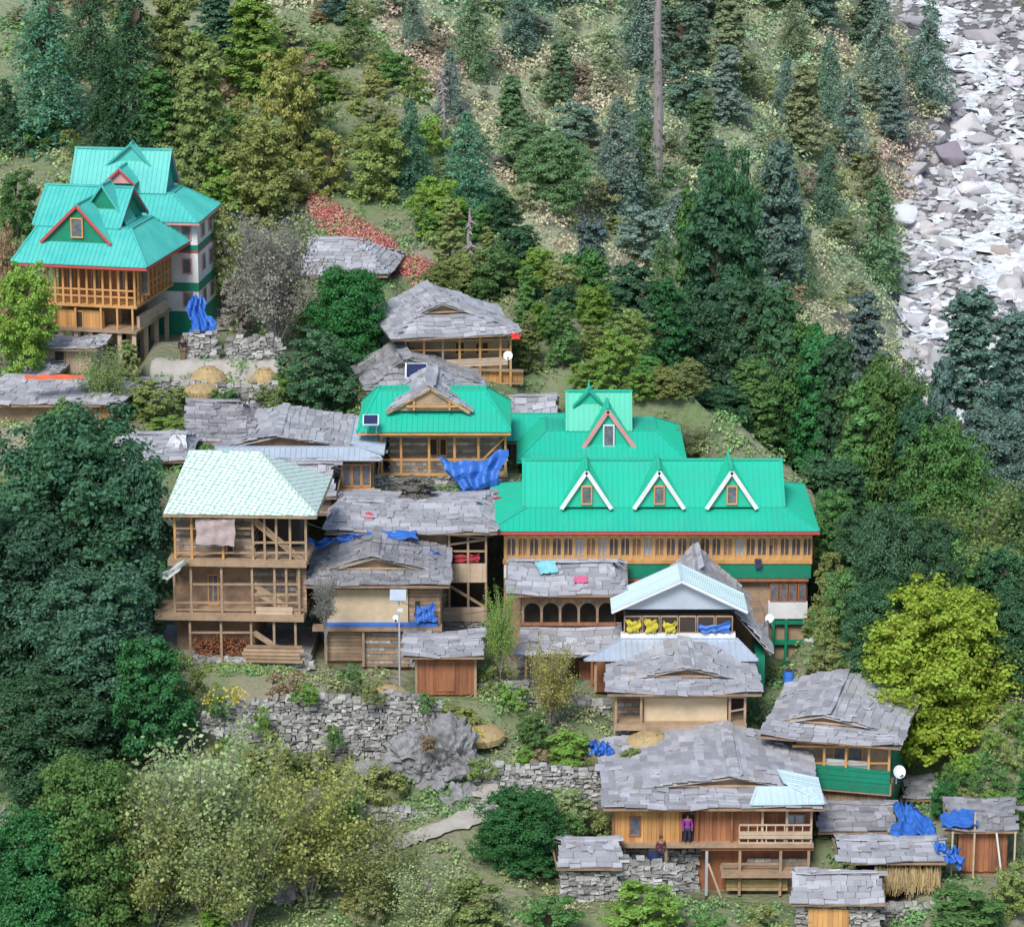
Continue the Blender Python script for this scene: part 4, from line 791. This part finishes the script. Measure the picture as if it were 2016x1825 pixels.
water([(1770,-60,3),(1835,20,3.5),(1890,90,3.5),(1950,150,3.5),(1920,215,3),(1905,300,3),(1930,370,4),(1975,430,4),(1950,490,5),(1990,560,6),(1900,605,5),(1860,660,3),(1900,740,3),(1915,830,3),(1920,900,3)],ws=.40)
water([(1930,100,2),(1985,170,2.5),(2010,240,2),(1960,330,2.5),(1880,400,2.5),(1840,480,2.5),(1830,560,2.5),(1800,620,2.5),(1810,700,2.5)],ws=.26); water([(1900,90,1.5),(1870,130,2),(1930,190,2)],30,.3); water([(1975,430,2),(1890,520,2.5),(1990,600,3)],40,.3)
rock(1868,330,None,2.3,2.0,2.6,'big dark square boulder on the left bank of the stream','boulder','boulder',(.45,.40,.46),sink=.5,i=2)
rock(1812,455,None,2.3,1.6,1.1,'broad flat pale boulder at the left edge of the stream','boulder','boulder',(1.2,1.12,1.08)); rock(1975,505,None,2.4,1.4,.9,'long tan boulder beside the rapids','boulder','boulder',(1.1,.95,.82)); rock(1795,60,None,3.2,2,1.5,'large cluster boulder at the top of the stream','boulder','boulder',(1,1,1.1))
cnt=0; small=[]
tries=0
while (cnt<290 or len(small)<4200) and tries<17000:
    tries+=1; py=random.uniform(-80,900); px=random.uniform(1700,2120); Y=hit(px,py,base)
    if Y<300: continue
    p=at(px,py,Y); xl=np.interp(p.y,XLy,XLx); wd=np.interp(p.y,WDy,WDx)
    if p.x<xl-1 or p.x>xl+wd+1: continue
    if cnt<290: 
        s=U(.6,1.4)*(1.6 if random.random()<.16 else 1); g=U(.75,1.4); rock(px,py,None,s*U(.8,1.8),s*U(.8,1.2),s*U(.6,1.0),'pale angular boulder in the rocky stream bed','boulder','boulder',(g*U(.97,1.06),g*U(.98,1.02),g*U(.98,1.06)),'boulders in the stream bed',sink=.35); cnt+=1
    else: small.append((p,random.choice([U(.2,.5),U(.4,.9)])))
mb=MB(); tm=[([tuple(v.co) for v in m_.vertices],[tuple(f.vertices) for f in m_.polygons]) for m_ in [rockmesh(40+i,12,0) for i in range(5)]]
for p,s in small:
    vv,ff=random.choice(tm); z=float(base(p.x,p.y)); c_,s_=math.cos(p.x*9),math.sin(p.x*9); mb.add([(p.x+(a*c_-b*s_)*s*1.3,p.y+(a*s_+b*c_)*s,z+c*s*.75+.15) for a,b,c in vv],ff)
o=mb.build('river_stones','boulder'); o['kind']='stuff'; o['label']='pale stones filling the stream bed'; o['category']='stones'
# ================================================================ FOLIAGE
def leaves(C,Nn,S,asp=.62,k=4):
    n=len(C); r=rng.normal(size=(n,3)); t=np.cross(Nn,r); t/=np.linalg.norm(t,axis=1,keepdims=True)+1e-9; b=np.cross(Nn,t); b/=np.linalg.norm(b,axis=1,keepdims=True)+1e-9
    S=S[:,None]; return np.stack([C-t*S,C-b*S*asp,C+t*S,C+b*S*asp],1).reshape(-1,3)
def rdir(n):
    d=rng.normal(size=(n,3)); return d/np.linalg.norm(d,axis=1,keepdims=True)
def crown_broad(name,lobes=14,clumps=11,per=75,ls=.15,R=3.,Hh=8.,shape='round'):
    Cs=[];Ns=[]
    for i in range(lobes):
        z=(i+.5)/lobes*.84+.06; prof=math.sin(math.pi*(z*.85+.12))**.6 if shape=='round' else (1.08-z)**.7*(1 if z>.15 else .85)
        if shape=='dome': prof=math.sqrt(max(1-((z-.38)/.66)**2,.05))
        a=i*2.4+rng.uniform(-.5,.5); rr=prof*R*rng.uniform(.3,.72); lc=np.array([math.cos(a)*rr,math.sin(a)*rr,z*Hh]); lr=R*rng.uniform(.26,.40)*(.5+.55*prof)
        for c in range(clumps):
            d=rdir(1)[0]; d[2]=d[2]*.9+.12; cc=lc+d*lr*rng.uniform(.6,1.2); cr=lr*rng.uniform(.24,.46)
            q=rdir(per); q[:,2]=np.where(q[:,2]<-.4,-q[:,2],q[:,2]); Cs.append(cc+q*cr*rng.uniform(.3,1.35,(per,1))*np.array([1.1,1.1,.9])); Ns.append(q+d*.5+rng.normal(size=(per,3))*.55+np.array([0,0,.45]))
    C=np.concatenate(Cs);N_=np.concatenate(Ns); S=ls*rng.uniform(.5,1.35,len(C)); return np_mesh(name,leaves(C,N_,S),len(C),'leaf')
def crown_conifer(name,levels=24,nb=11,per=40,ls=.17,R=2.6,Hh=10.,droop=.3,dens=1):
    Cs=[];Ns=[]
    for i in range(levels):
        z=i/levels; 
        for b in range(max(4,int(nb*(1-z*.5)))):
            a=rng.uniform(0,6.28); r=R*(1-z)**.62*rng.uniform(.55,1.15)*(.75+.25*math.sin(min(z*8,1.57)))+.15; n=max(8,int(per*(.35+r/R*.7))); t=rng.uniform(.1,1,n)**.8; z0=(z*.97+rng.uniform(-.03,.03))*Hh
            side=rng.normal(size=n)*.2*r*(1.15-t)+rng.normal(size=n)*.08; x=r*t; zz=z0+.1*Hh/levels-droop*r*t**1.8+rng.normal(size=n)*.12
            ca,sa=math.cos(a),math.sin(a); Cs.append(np.stack([x*ca-side*sa,x*sa+side*ca,zz],1)); nn=rng.normal(size=(n,3))*.5+np.array([ca*.35,sa*.35,1]); Ns.append(nn)
    C=np.concatenate(Cs);N_=np.concatenate(Ns);S=ls*rng.uniform(.5,1.35,len(C)); return np_mesh(name,leaves(C,N_,S,.45),len(C),'leaf')
def crown_sparse(name,nb=70,per=150,ls=.085,R=3.,Hh=8.):
    mb=MB(); Cs=[];Ns=[]
    for i in range(nb):
        a=U(0,6.28); z=U(.0,.35)*Hh; tip=V((math.cos(a)*R*U(.3,1.0),math.sin(a)*R*U(.3,1.0),Hh*U(.3,1))); st=V((0,0,min(z,tip.z*.6))); mid=st.lerp(tip,.5)+V((0,0,.5)); mb.tube([st,mid,tip],[.055,.03,.012],4)
        n=per; t=rng.uniform(.3,1.08,n); P=np.array([list(mid.lerp(tip,max(0,x*2-1)) if x>.5 else st.lerp(mid,x*2)) for x in t]); P+=rng.normal(size=(n,3))*.27; Cs.append(P); Ns.append(rdir(n)+np.array([0,0,.5]))
    C=np.concatenate(Cs);N_=np.concatenate(Ns);S=ls*rng.uniform(.6,1.4,len(C)); lm=np_mesh(name,leaves(C,N_,S,.7),len(C),'leaf'); me=bpy.data.meshes.new('limbs'); me.from_pydata(mb.v,[],mb.f); me.materials.append(M['barkg']); return lm,me
def trunkmesh(bark='bark',limbs=7):
    mb=MB(); mb.tube([(0,0,-.06),(.05,0,.3),(-.04,.05,.6),(0,0,.95)],[.26,.2,.13,.03],7)
    for i in range(limbs): a=U(0,6.28); z=U(.45,.8); mb.tube([(0,0,z),(math.cos(a)*.8,math.sin(a)*.8,z+.08),(math.cos(a)*1.7,math.sin(a)*1.7,z+.1)],[.09,.06,.02],5)
    me=bpy.data.meshes.new('trunk'); me.from_pydata(mb.v,[],mb.f); me.materials.append(M[bark]); return me
CR={'b':[crown_broad('broad_crown') for i in range(4)],'B':[crown_broad('dense_crown',24,12,85,.125) for i in range(3)],'c':[crown_conifer('conifer_crown',droop=d) for d in (.2,.35,.5)],
    'C':[crown_conifer('large_conifer_crown',28,13,60,.13,2.8,10,d) for d in (.25,.45)],'t':[crown_broad('tall_crown',16,11,70,.15,2.4,10,'cone') for i in range(3)],'T':[crown_broad('pointed_crown',30,12,80,.12,2.4,10,'cone') for i in range(3)],'u':[crown_broad('shrub_crown',7,8,60,.15,3,4) for i in range(3)],
    'L':[crown_broad('spreading_crown',52,14,85,.115,4,10,'dome') for i in range(3)]}
HH={'b':(3,8),'B':(3,8),'c':(2.6,10),'C':(2.8,10),'t':(2.4,10),'T':(2.4,10),'u':(3,4),'s':(3,8),'L':(4,10)}
SP=[crown_sparse('sparse_crown') for i in range(2)]; TK=[trunkmesh() for i in range(3)]; TG=trunkmesh('barkg')
TONE={'dark':(.105,.225,.12),'deep':(.08,.26,.09),'mid':(.18,.34,.12),'blueish':(.17,.35,.25),'bright':(.42,.57,.09),'fresh':(.29,.46,.11),'olive':(.34,.41,.16),'yellowish':(.46,.49,.18),'hazy':(.29,.43,.35),'hazydark':(.20,.32,.29),'grey':(.36,.34,.33),'rusty':(.44,.33,.22),'pale':(.41,.47,.26),'leftdark':(.10,.22,.14)}  # hazy and hazydark have aerial haze painted into the leaf colour
TN={'dark':'dark green','deep':'deep green','mid':'mid green','blueish':'blue green','bright':'bright yellow green','fresh':'fresh green','olive':'olive','yellowish':'yellowish green','hazy':'hazy blue green','hazydark':'hazy dark','grey':'grey leafless looking','rusty':'rusty','pale':'pale yellow green','leftdark':'very dark green'}
KN={'b':'round tree','B':'dense bushy tree','c':'conifer','C':'large conifer','t':'tall narrow tree','T':'tall pointed tree','u':'low shrub','s':'sparse thin leaved tree','L':'broad spreading tree'}
LM=[('the topmost chalet',220,480),('the small red slope hut',680,500),('the tall dead trunk',1293,150),('the brown timber house',890,650),('the tall green roof',1190,830),('the long green roofed building',1290,1020),('the rocky stream',1900,400),('the green boarded house',1660,1450),('the large plank walled house',1410,1600),('the retaining wall',640,1440),('the mottled roof house',470,1050),('the vegetable garden',1050,1400),('the top left corner',60,60),('the bottom left corner',150,1780),('the lower right sheds',1780,1720),('the far slope centre',850,200)]
recs=[]
def tree(kind,px,top,bot,w,tone,Y=None,tr=True):
    if Y is None: Y=hit(px,bot,H)
    p=at(px,bot,Y); q=at(px,top,Y); s=Y/(.96)*K; g=float(H(p.x,p.y))
    if 183<Y<250 and p.z-g>2 and px<1860: p.z=g+1.2
    if p.z<g-.3 and q.z>g+1.5: p.z=g-.2
    ch=max(q.z-p.z,.8); zb=min(g,p.z)
    R0,H0=HH[kind]; root=thing('conifer' if kind in 'cC' else ('shrub' if kind=='u' else 'tree'),'x','tree' if kind!='u' else 'shrub',(p.x,p.y,zb),U(0,6.28))
    rs=w*s/2/R0; k0=U(.88,1.2); k=[TONE[tone][i]*k0*U(.93,1.07) for i in range(3)]
    hz=min(max((Y-235)/170,0),1)*.36; k=[a*(1-hz)+b*hz for a,b in zip(k,(.46,.54,.50))]  # haze painted into crown colour, stronger for farther trees
    if kind=='s':
        lm,bm_=random.choice(SP); c=link(bpy.data.objects.new('crown',lm),root); b=link(bpy.data.objects.new('limbs',bm_),root)
        for x in (c,b): x.location=(0,0,p.z-zb); x.scale=(rs,rs,ch/H0)
    else:
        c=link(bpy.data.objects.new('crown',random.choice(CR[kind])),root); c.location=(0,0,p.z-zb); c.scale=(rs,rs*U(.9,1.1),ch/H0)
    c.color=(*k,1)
    if kind!='u':
        t=link(bpy.data.objects.new('trunk',TG if kind=='s' or tone in('grey','pale') else random.choice(TK)),root); t.scale=(rs*.42,rs*.42,(q.z-zb)*.86)
    recs.append((root,kind,tone,px,(top+bot)/2)); return root
T=[('C',95,-70,275,230,'blueish'),('C',265,-70,290,170,'dark'),('C',180,-90,150,140,'dark'),('T',345,-40,260,130,'olive'),('T',400,50,400,150,'olive'),('T',500,-40,190,160,'fresh'),('b',565,80,330,130,'yellowish'),('B',520,230,440,170,'olive'),('b',445,310,425,100,'fresh'),
('c',15,150,300,100,'dark'),('b',35,330,470,100,'mid'),('T',430,-50,120,130,'dark'),('C',210,80,290,130,'dark'),('T',310,120,300,120,'mid'),('s',545,415,690,190,'grey',205),('L',688,530,780,180,'deep',205),('B',635,650,815,165,'dark',199),('b',745,240,400,130,'olive'),('b',650,250,385,110,'yellowish'),('b',600,150,300,120,'olive'),
('C',808,190,375,120,'blueish'),('C',922,213,425,150,'blueish'),('L',1092,265,405,150,'mid'),('C',1215,185,420,150,'hazy'),('b',1130,200,300,120,'hazy'),('B',862,350,470,120,'fresh'),
('B',1000,460,620,110,'dark',224),('T',1165,410,620,120,'hazydark',245),('L',1425,305,560,180,'dark',233),('T',1420,340,820,230,'dark',231),('T',1360,340,700,130,'mid',236),('L',1100,560,780,210,'dark',216),('B',1060,600,760,140,'mid',218),('T',1245,500,800,150,'dark',222),('B',1150,490,700,130,'mid',228),
('T',1465,520,900,170,'dark',214),('L',1360,590,870,190,'dark',217),('b',1282,730,845,110,'olive',206),('L',1560,640,960,190,'mid',212),('T',1530,250,580,160,'hazydark',290),('T',1640,640,1000,150,'dark',208),('L',1740,720,1080,220,'mid',204),('B',1620,900,1180,140,'dark',192),
('T',1530,540,980,150,'dark',211),('T',1600,620,1000,140,'deep',209),('T',1690,740,1100,160,'mid',203),('T',1790,760,1150,160,'dark',201),('L',1850,830,1150,190,'mid',198),('T',1660,900,1200,140,'dark',190),('L',1740,1000,1280,180,'dark',None),('b',1640,1080,1250,100,'olive',None),('L',1820,1020,1230,190,'dark',None),('L',1940,1070,1290,180,'olive',188),('T',1310,540,880,140,'deep',212),('T',1200,560,800,130,'dark',216),('T',1480,700,900,140,'mid',206),('B',1420,760,900,140,'dark',205),('T',960,540,700,100,'mid',216),
('T',1700,560,790,130,'hazydark',260),('T',1905,548,820,170,'hazydark',250),('T',1985,600,840,150,'hazydark',255),('T',1850,660,880,130,'hazydark',248),('L',1950,810,1030,210,'hazydark',225),('L',1880,900,1100,200,'dark',212),('s',1900,955,1170,240,'olive',196),('B',1990,960,1150,120,'mid',200),
('B',1640,960,1130,100,'mid',None),('B',1690,1010,1180,120,'dark',None),('B',1660,1120,1310,120,'mid',None),('L',1720,1150,1370,150,'dark',None),('B',1625,1200,1330,70,'olive',None),('B',1770,1160,1330,130,'deep',None),('b',1655,1250,1370,100,'olive',None),('b',1740,1260,1400,110,'fresh',None),('B',1860,1050,1240,130,'mid',None),('B',1960,1080,1260,150,'dark',None),
('L',1832,1148,1580,330,'bright',168.5),('L',1990,1160,1600,200,'dark',170),('B',1930,1480,1640,150,'deep',167),('b',1990,1500,1640,110,'mid',166),('s',1350,830,910,110,'pale',199),
('L',160,810,1260,370,'leftdark',173),('L',60,1000,1480,330,'leftdark',170),('L',190,1120,1570,330,'leftdark',165),('B',300,1250,1510,180,'deep',162),('L',100,1330,1650,280,'dark',160),('B',265,900,1200,140,'leftdark',172),
('L',180,1500,1850,280,'mid'),('L',60,1600,1880,240,'deep'),('s',400,1440,1880,340,'pale',150),('s',610,1490,1880,280,'yellowish',151),('b',520,1450,1640,160,'olive',158),('s',300,1540,1880,240,'yellowish',149),('s',740,1620,1880,210,'olive',150.5),('s',480,1560,1900,260,'olive',148.5),('s',850,1700,1880,190,'pale',149),('L',1022,1555,1745,200,'deep',154.5),('b',930,1720,1860,150,'olive'),('b',1080,1760,1880,150,'mid'),('b',1270,1740,1860,180,'fresh',148),
('b',1900,1745,1900,200,'mid',148),('b',1990,1700,1860,110,'olive',149.5),('s',1085,1265,1440,110,'yellowish',165),('s',985,1165,1330,75,'fresh',169),('u',515,1395,1450,55,'fresh',161.5),('b',1050,1400,1500,90,'mid',163.5),('b',1120,1440,1520,110,'fresh',162),('b',450,1470,1600,120,'mid'),
('B',55,520,740,125,'fresh',201),('t',255,660,800,80,'olive',200.5),('b',15,440,560,60,'rusty',207),('s',205,690,830,110,'olive',197),('b',120,790,870,110,'mid',190),('b',330,820,860,90,'fresh',189),('b',290,750,830,90,'olive'),('b',470,540,660,80,'grey',209),('b',430,400,520,110,'olive',219),('t',940,430,600,60,'pale',226),('b',700,900,960,80,'olive'),('s',640,1130,1240,60,'grey',168),('b',820,940,985,110,'grey',183),('u',560,1330,1400,120,'rusty',165),('u',690,1310,1350,70,'mid',167),('b',900,1390,1460,120,'olive',164.5),('b',1120,1550,1620,100,'pale',158.5),('b',1240,1470,1530,60,'olive',161.5),('u',750,1520,1590,150,'olive'),('u',680,1560,1650,130,'mid'),('u',1010,1345,1400,90,'fresh',167),('u',960,1310,1360,70,'olive',168.5),('u',1190,1600,1660,80,'olive',156),('u',1120,1610,1660,90,'mid',155.5),('u',400,880,930,80,'mid',186),('u',1660,1700,1740,70,'olive',151.5),('u',1500,1790,1850,120,'olive',149),('u',1400,1800,1860,120,'mid',148.5),('u',1560,1400,1450,60,'mid',168),('u',1600,1330,1420,90,'olive',172),
('u',620,1480,1530,110,'olive',161.2),('u',470,1460,1510,110,'mid',161.2),('u',840,1450,1480,50,'rusty',160.2),('u',940,1490,1540,70,'olive',159.6),('u',370,1290,1380,110,'olive',165),('u',340,1370,1440,130,'mid',163),('u',1380,1490,1530,70,'olive',161),('u',1060,1480,1530,90,'rusty',161.5),('u',430,1372,1410,70,'mid',162.1),('u',600,1352,1385,90,'fresh',162.2),('u',730,1345,1385,80,'olive',162.2),('u',840,1362,1405,60,'mid',162.1),('u',660,1430,1475,50,'mid',162.0),('u',350,760,800,90,'olive',199.6),('u',440,765,800,90,'mid',199.6),('u',530,760,800,80,'olive',199.5)]
for a in T: tree(*a)
placed=[]
def fill(N,region,ks,hr,tones,y0,y1,sep=45,wf=1.,skip=None,mx=4000):
    n=0; tries=0
    while n<N and tries<mx:
        tries+=1; px,py=region(); Y=hit(px,py,H)
        if not(y0<=Y<=y1): continue
        p=at(px,py,Y); xl_=np.interp(p.y,XLy,XLx); wd=np.interp(p.y,WDy,WDx)
        if Y>262 and xl_-1.5<p.x<xl_+wd+1.5: continue
        if max([float(w) for w,z in padw(p.x,p.y)])>.05: continue
        if skip and skip(px,py): continue
        if any(abs(px-a)<sep and abs(py-b)<sep for a,b in placed): continue
        placed.append((px,py)); k=random.choice(ks); h_=U(*hr)*(1.35 if k in 'cCtT' else .85)
        tree(k,px,py-h_,py,h_*(.6 if k in 'cCtT' else 1.05)*wf*(1.3 if k=='u' else 1),random.choice(tones),Y); n+=1
red=lambda px,py:600<px<870 and 370<py<640
fill(30,lambda:(U(860,1420),U(440,900)),'bBbtB',(70,130),['mid','olive','dark','mid','fresh','olive'],200,262,36)
fill(14,lambda:(U(1590,1830),U(950,1400)),'bBb',(70,120),['mid','olive','dark','fresh'],160,200,38)
fill(16,lambda:(U(1820,2040),U(1450,1760)),'ubu',(50,90),['mid','olive','deep','fresh'],148,175,36)
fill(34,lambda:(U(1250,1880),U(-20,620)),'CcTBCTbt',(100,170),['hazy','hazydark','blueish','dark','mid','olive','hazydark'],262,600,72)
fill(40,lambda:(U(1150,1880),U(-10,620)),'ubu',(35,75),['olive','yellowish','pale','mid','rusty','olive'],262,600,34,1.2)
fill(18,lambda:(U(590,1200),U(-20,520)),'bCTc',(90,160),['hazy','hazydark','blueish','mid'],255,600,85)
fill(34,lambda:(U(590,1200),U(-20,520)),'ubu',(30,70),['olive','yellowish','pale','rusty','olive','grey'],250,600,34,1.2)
fill(8,lambda:(U(1960,2040),U(-10,90)),'bBu',(50,90),['olive','mid','pale'],300,600,30)
fill(100,lambda:random.choice([(U(560,950),U(60,520)),(U(0,560),U(0,420)),(U(400,1100),U(1500,1850)),(U(250,700),U(560,800)),(U(560,1000),U(20,450))]),'ubub',(35,85),['olive','mid','yellowish','olive','rusty','fresh','pale'],125,300,24,1.15,lambda px,py:red(px,py+20) or (690<px<1040 and 1530<py<1740))
keyd={}
for r,k,tn,px,py in recs:
    i=min(range(len(LM)),key=lambda i:(LM[i][1]-px)**2+(LM[i][2]-py)**2); L=LM[i]; dx=px-L[1]; dy=py-L[2]
    rel='left of' if dx<-abs(dy) else ('right of' if dx>abs(dy) else ('above' if dy<0 else 'below')); keyd.setdefault((TN[tn]+' '+KN[k],rel,L[0]),[]).append((px,r))
ords=['first','second','third','fourth','fifth','sixth','seventh','eighth','ninth','tenth','eleventh','twelfth']
for (a,rel,b),l in keyd.items():
    l.sort(key=lambda e:e[0])
    for j,(px,r) in enumerate(l):
        r['label']=f'{a} {rel} {b}' if len(l)==1 else f'{a} {rel} {b}, {ords[min(j,11)]} from left'
        r['group']='trees and shrubs on the hillside'
def snag(label,px,top,bot,Y,w):
    p=at(px,bot,Y); q=at(px,top,Y); s=Y*K; hh=q.z-p.z; mb=MB(); mb.tube([(0,0,-1),(.1,0,hh*.3),(-.1,0,hh*.7),(0.05,0,hh)],[w*s*.6,w*s*.5,w*s*.42,w*s*.25],9)
    for i in range(60): a=U(0,6.28); z=U(.05,.97)*hh; l=U(.4,1.2)*w/15; mb.tube([(0,0,z),(math.cos(a)*l,math.sin(a)*l,z-.2)],[.12,.04],4)
    o=mb.build('dead_tree','barkg'); o.location=p; tag(o,label,'dead tree')
snag('tall bare grey dead trunk on the far slope',1293,-60,335,hit(1293,335,base)-8,19); snag('thin dead trunk with stub branches left of the blue green conifers',872,135,250,hit(872,250)-3,7); snag('broken dead stem among trees right of the topmost chalet',384,150,300,hit(384,300)-6,8); snag('slender bare stem behind the small red slope hut',925,410,600,218,7); snag('pale bare stem at the lower left edge',18,1580,1800,149.5,5)
def scatter(name,label,m,N,region,rpx,per,ymin,ymax,lsf=.2,asp=.62,excl=True,flat=.6):
    Cs=[];Ns=[];S=[]; c=0; tr=0
    while c<N and tr<N*4:
        tr+=1; px,py=region(); 
        Y=hit(px,py,base)
        if Y<ymin or Y>ymax: continue
        p=at(px,py,Y); z=float(H(p.x,p.y)); xl=np.interp(p.y,XLy,XLx); wd=np.interp(p.y,WDy,WDx)
        if Y>280 and p.x>xl-.3 and p.x<xl+wd: continue
        if excl and max(float(w) for w,_ in padw(p.x,p.y,.5,.9))>.4: continue
        if 725<px<1020 and abs(py-(1692-(px-745)*.39))<26: continue
        if excl and (300<px<540 and 705<py<742): continue
        if excl and 395<px<870 and 1370<py<1500: continue
        s=Y*K; r=U(*rpx)*s; n=per; q=rdir(n); q[:,2]=np.abs(q[:,2]); Cs.append(np.array([p.x,p.y,z])+q*r*rng.uniform(.5,1.1,(n,1))*np.array([1,1,flat])); Ns.append(q+rng.normal(size=(n,3))*.4+np.array([0,0,.3])); S.append(np.full(n,r*lsf)*rng.uniform(.6,1.3,n)); c+=1
    C=np.concatenate(Cs); o=link(bpy.data.objects.new(name,np_mesh(name,leaves(C,np.concatenate(Ns),np.concatenate(S),asp),len(C),m))); o['kind']='stuff'; o['label']=label; o['category']='undergrowth'
scatter('undergrowth','low green and brown undergrowth over the village slope','under',5400,lambda:(U(-150,2150),U(-60,1990)),(10,32),46,100,262,.14)
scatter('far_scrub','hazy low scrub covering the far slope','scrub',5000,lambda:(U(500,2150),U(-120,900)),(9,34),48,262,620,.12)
def redreg():
    t=U(0,1); px=612+t*245; top=385+t*150; bot=445+t*140; return px,U(top,bot)
scatter('red_crops','red leaved crop plants on the slope above the small hut','redcrop',900,redreg,(9,17),36,150,320,.16,.5,False,1.3)
scatter('garden_plants','leafy vegetable plants on the terrace above the retaining wall','under',160,lambda:(U(420,720),U(1325,1368)),(8,14),30,140,262,.25,.7,False,.5)
for i,(px,py,lb) in enumerate(((465,1368,'yellow flower cluster on the terrace edge above the retaining wall'),(415,1378,'small yellow flower patch at the left end of the terrace'),(935,1452,'yellow orange flower patch right of the rock outcrop'))):
    p=at(px,py,162.0+(py>1400)*1); n=90; C=rng.normal(size=(n,3))*np.array([.3,.25,.25]); me=np_mesh('flowers',leaves(C,rdir(n)+np.array([0,-.5,.6]),np.full(n,.08),.9),n,'yellow'); o=link(bpy.data.objects.new('flower_patch',me)); o.location=p; tag(o,lb,'flowers'); o['kind']='stuff'
# ================================================================ CAMERA / LIGHT
cam=bpy.data.cameras.new('camera'); cam.lens=112.5; cam.sensor_width=36; cam.clip_start=1; cam.clip_end=3000; co=bpy.data.objects.new('camera',cam); link(co); co.rotation_euler=(math.radians(75),0,0); SC.camera=co
w=bpy.data.worlds.new('World'); SC.world=w; w.use_nodes=True; nt=w.node_tree; sky=nt.nodes.new('ShaderNodeTexSky'); sky.sky_type='NISHITA'; sky.sun_disc=False
el,az=math.radians(46),math.radians(198)
sky.sun_elevation=el; sky.sun_rotation=az; bg=nt.nodes['Background']; bg.inputs[1].default_value=.15; nt.links.new(sky.outputs[0],bg.inputs[0])
sl=bpy.data.lights.new('sun','SUN'); sl.energy=3.6; sl.angle=math.radians(20); sl.color=(1,.96,.9); so=bpy.data.objects.new('sun',sl); link(so)
dv=V((math.sin(az)*math.cos(el),math.cos(az)*math.cos(el),math.sin(el))); so.rotation_euler=dv.to_track_quat('Z','Y').to_euler()
SC.view_settings.view_transform='Standard'; SC.view_settings.look='None'; SC.view_settings.exposure=0
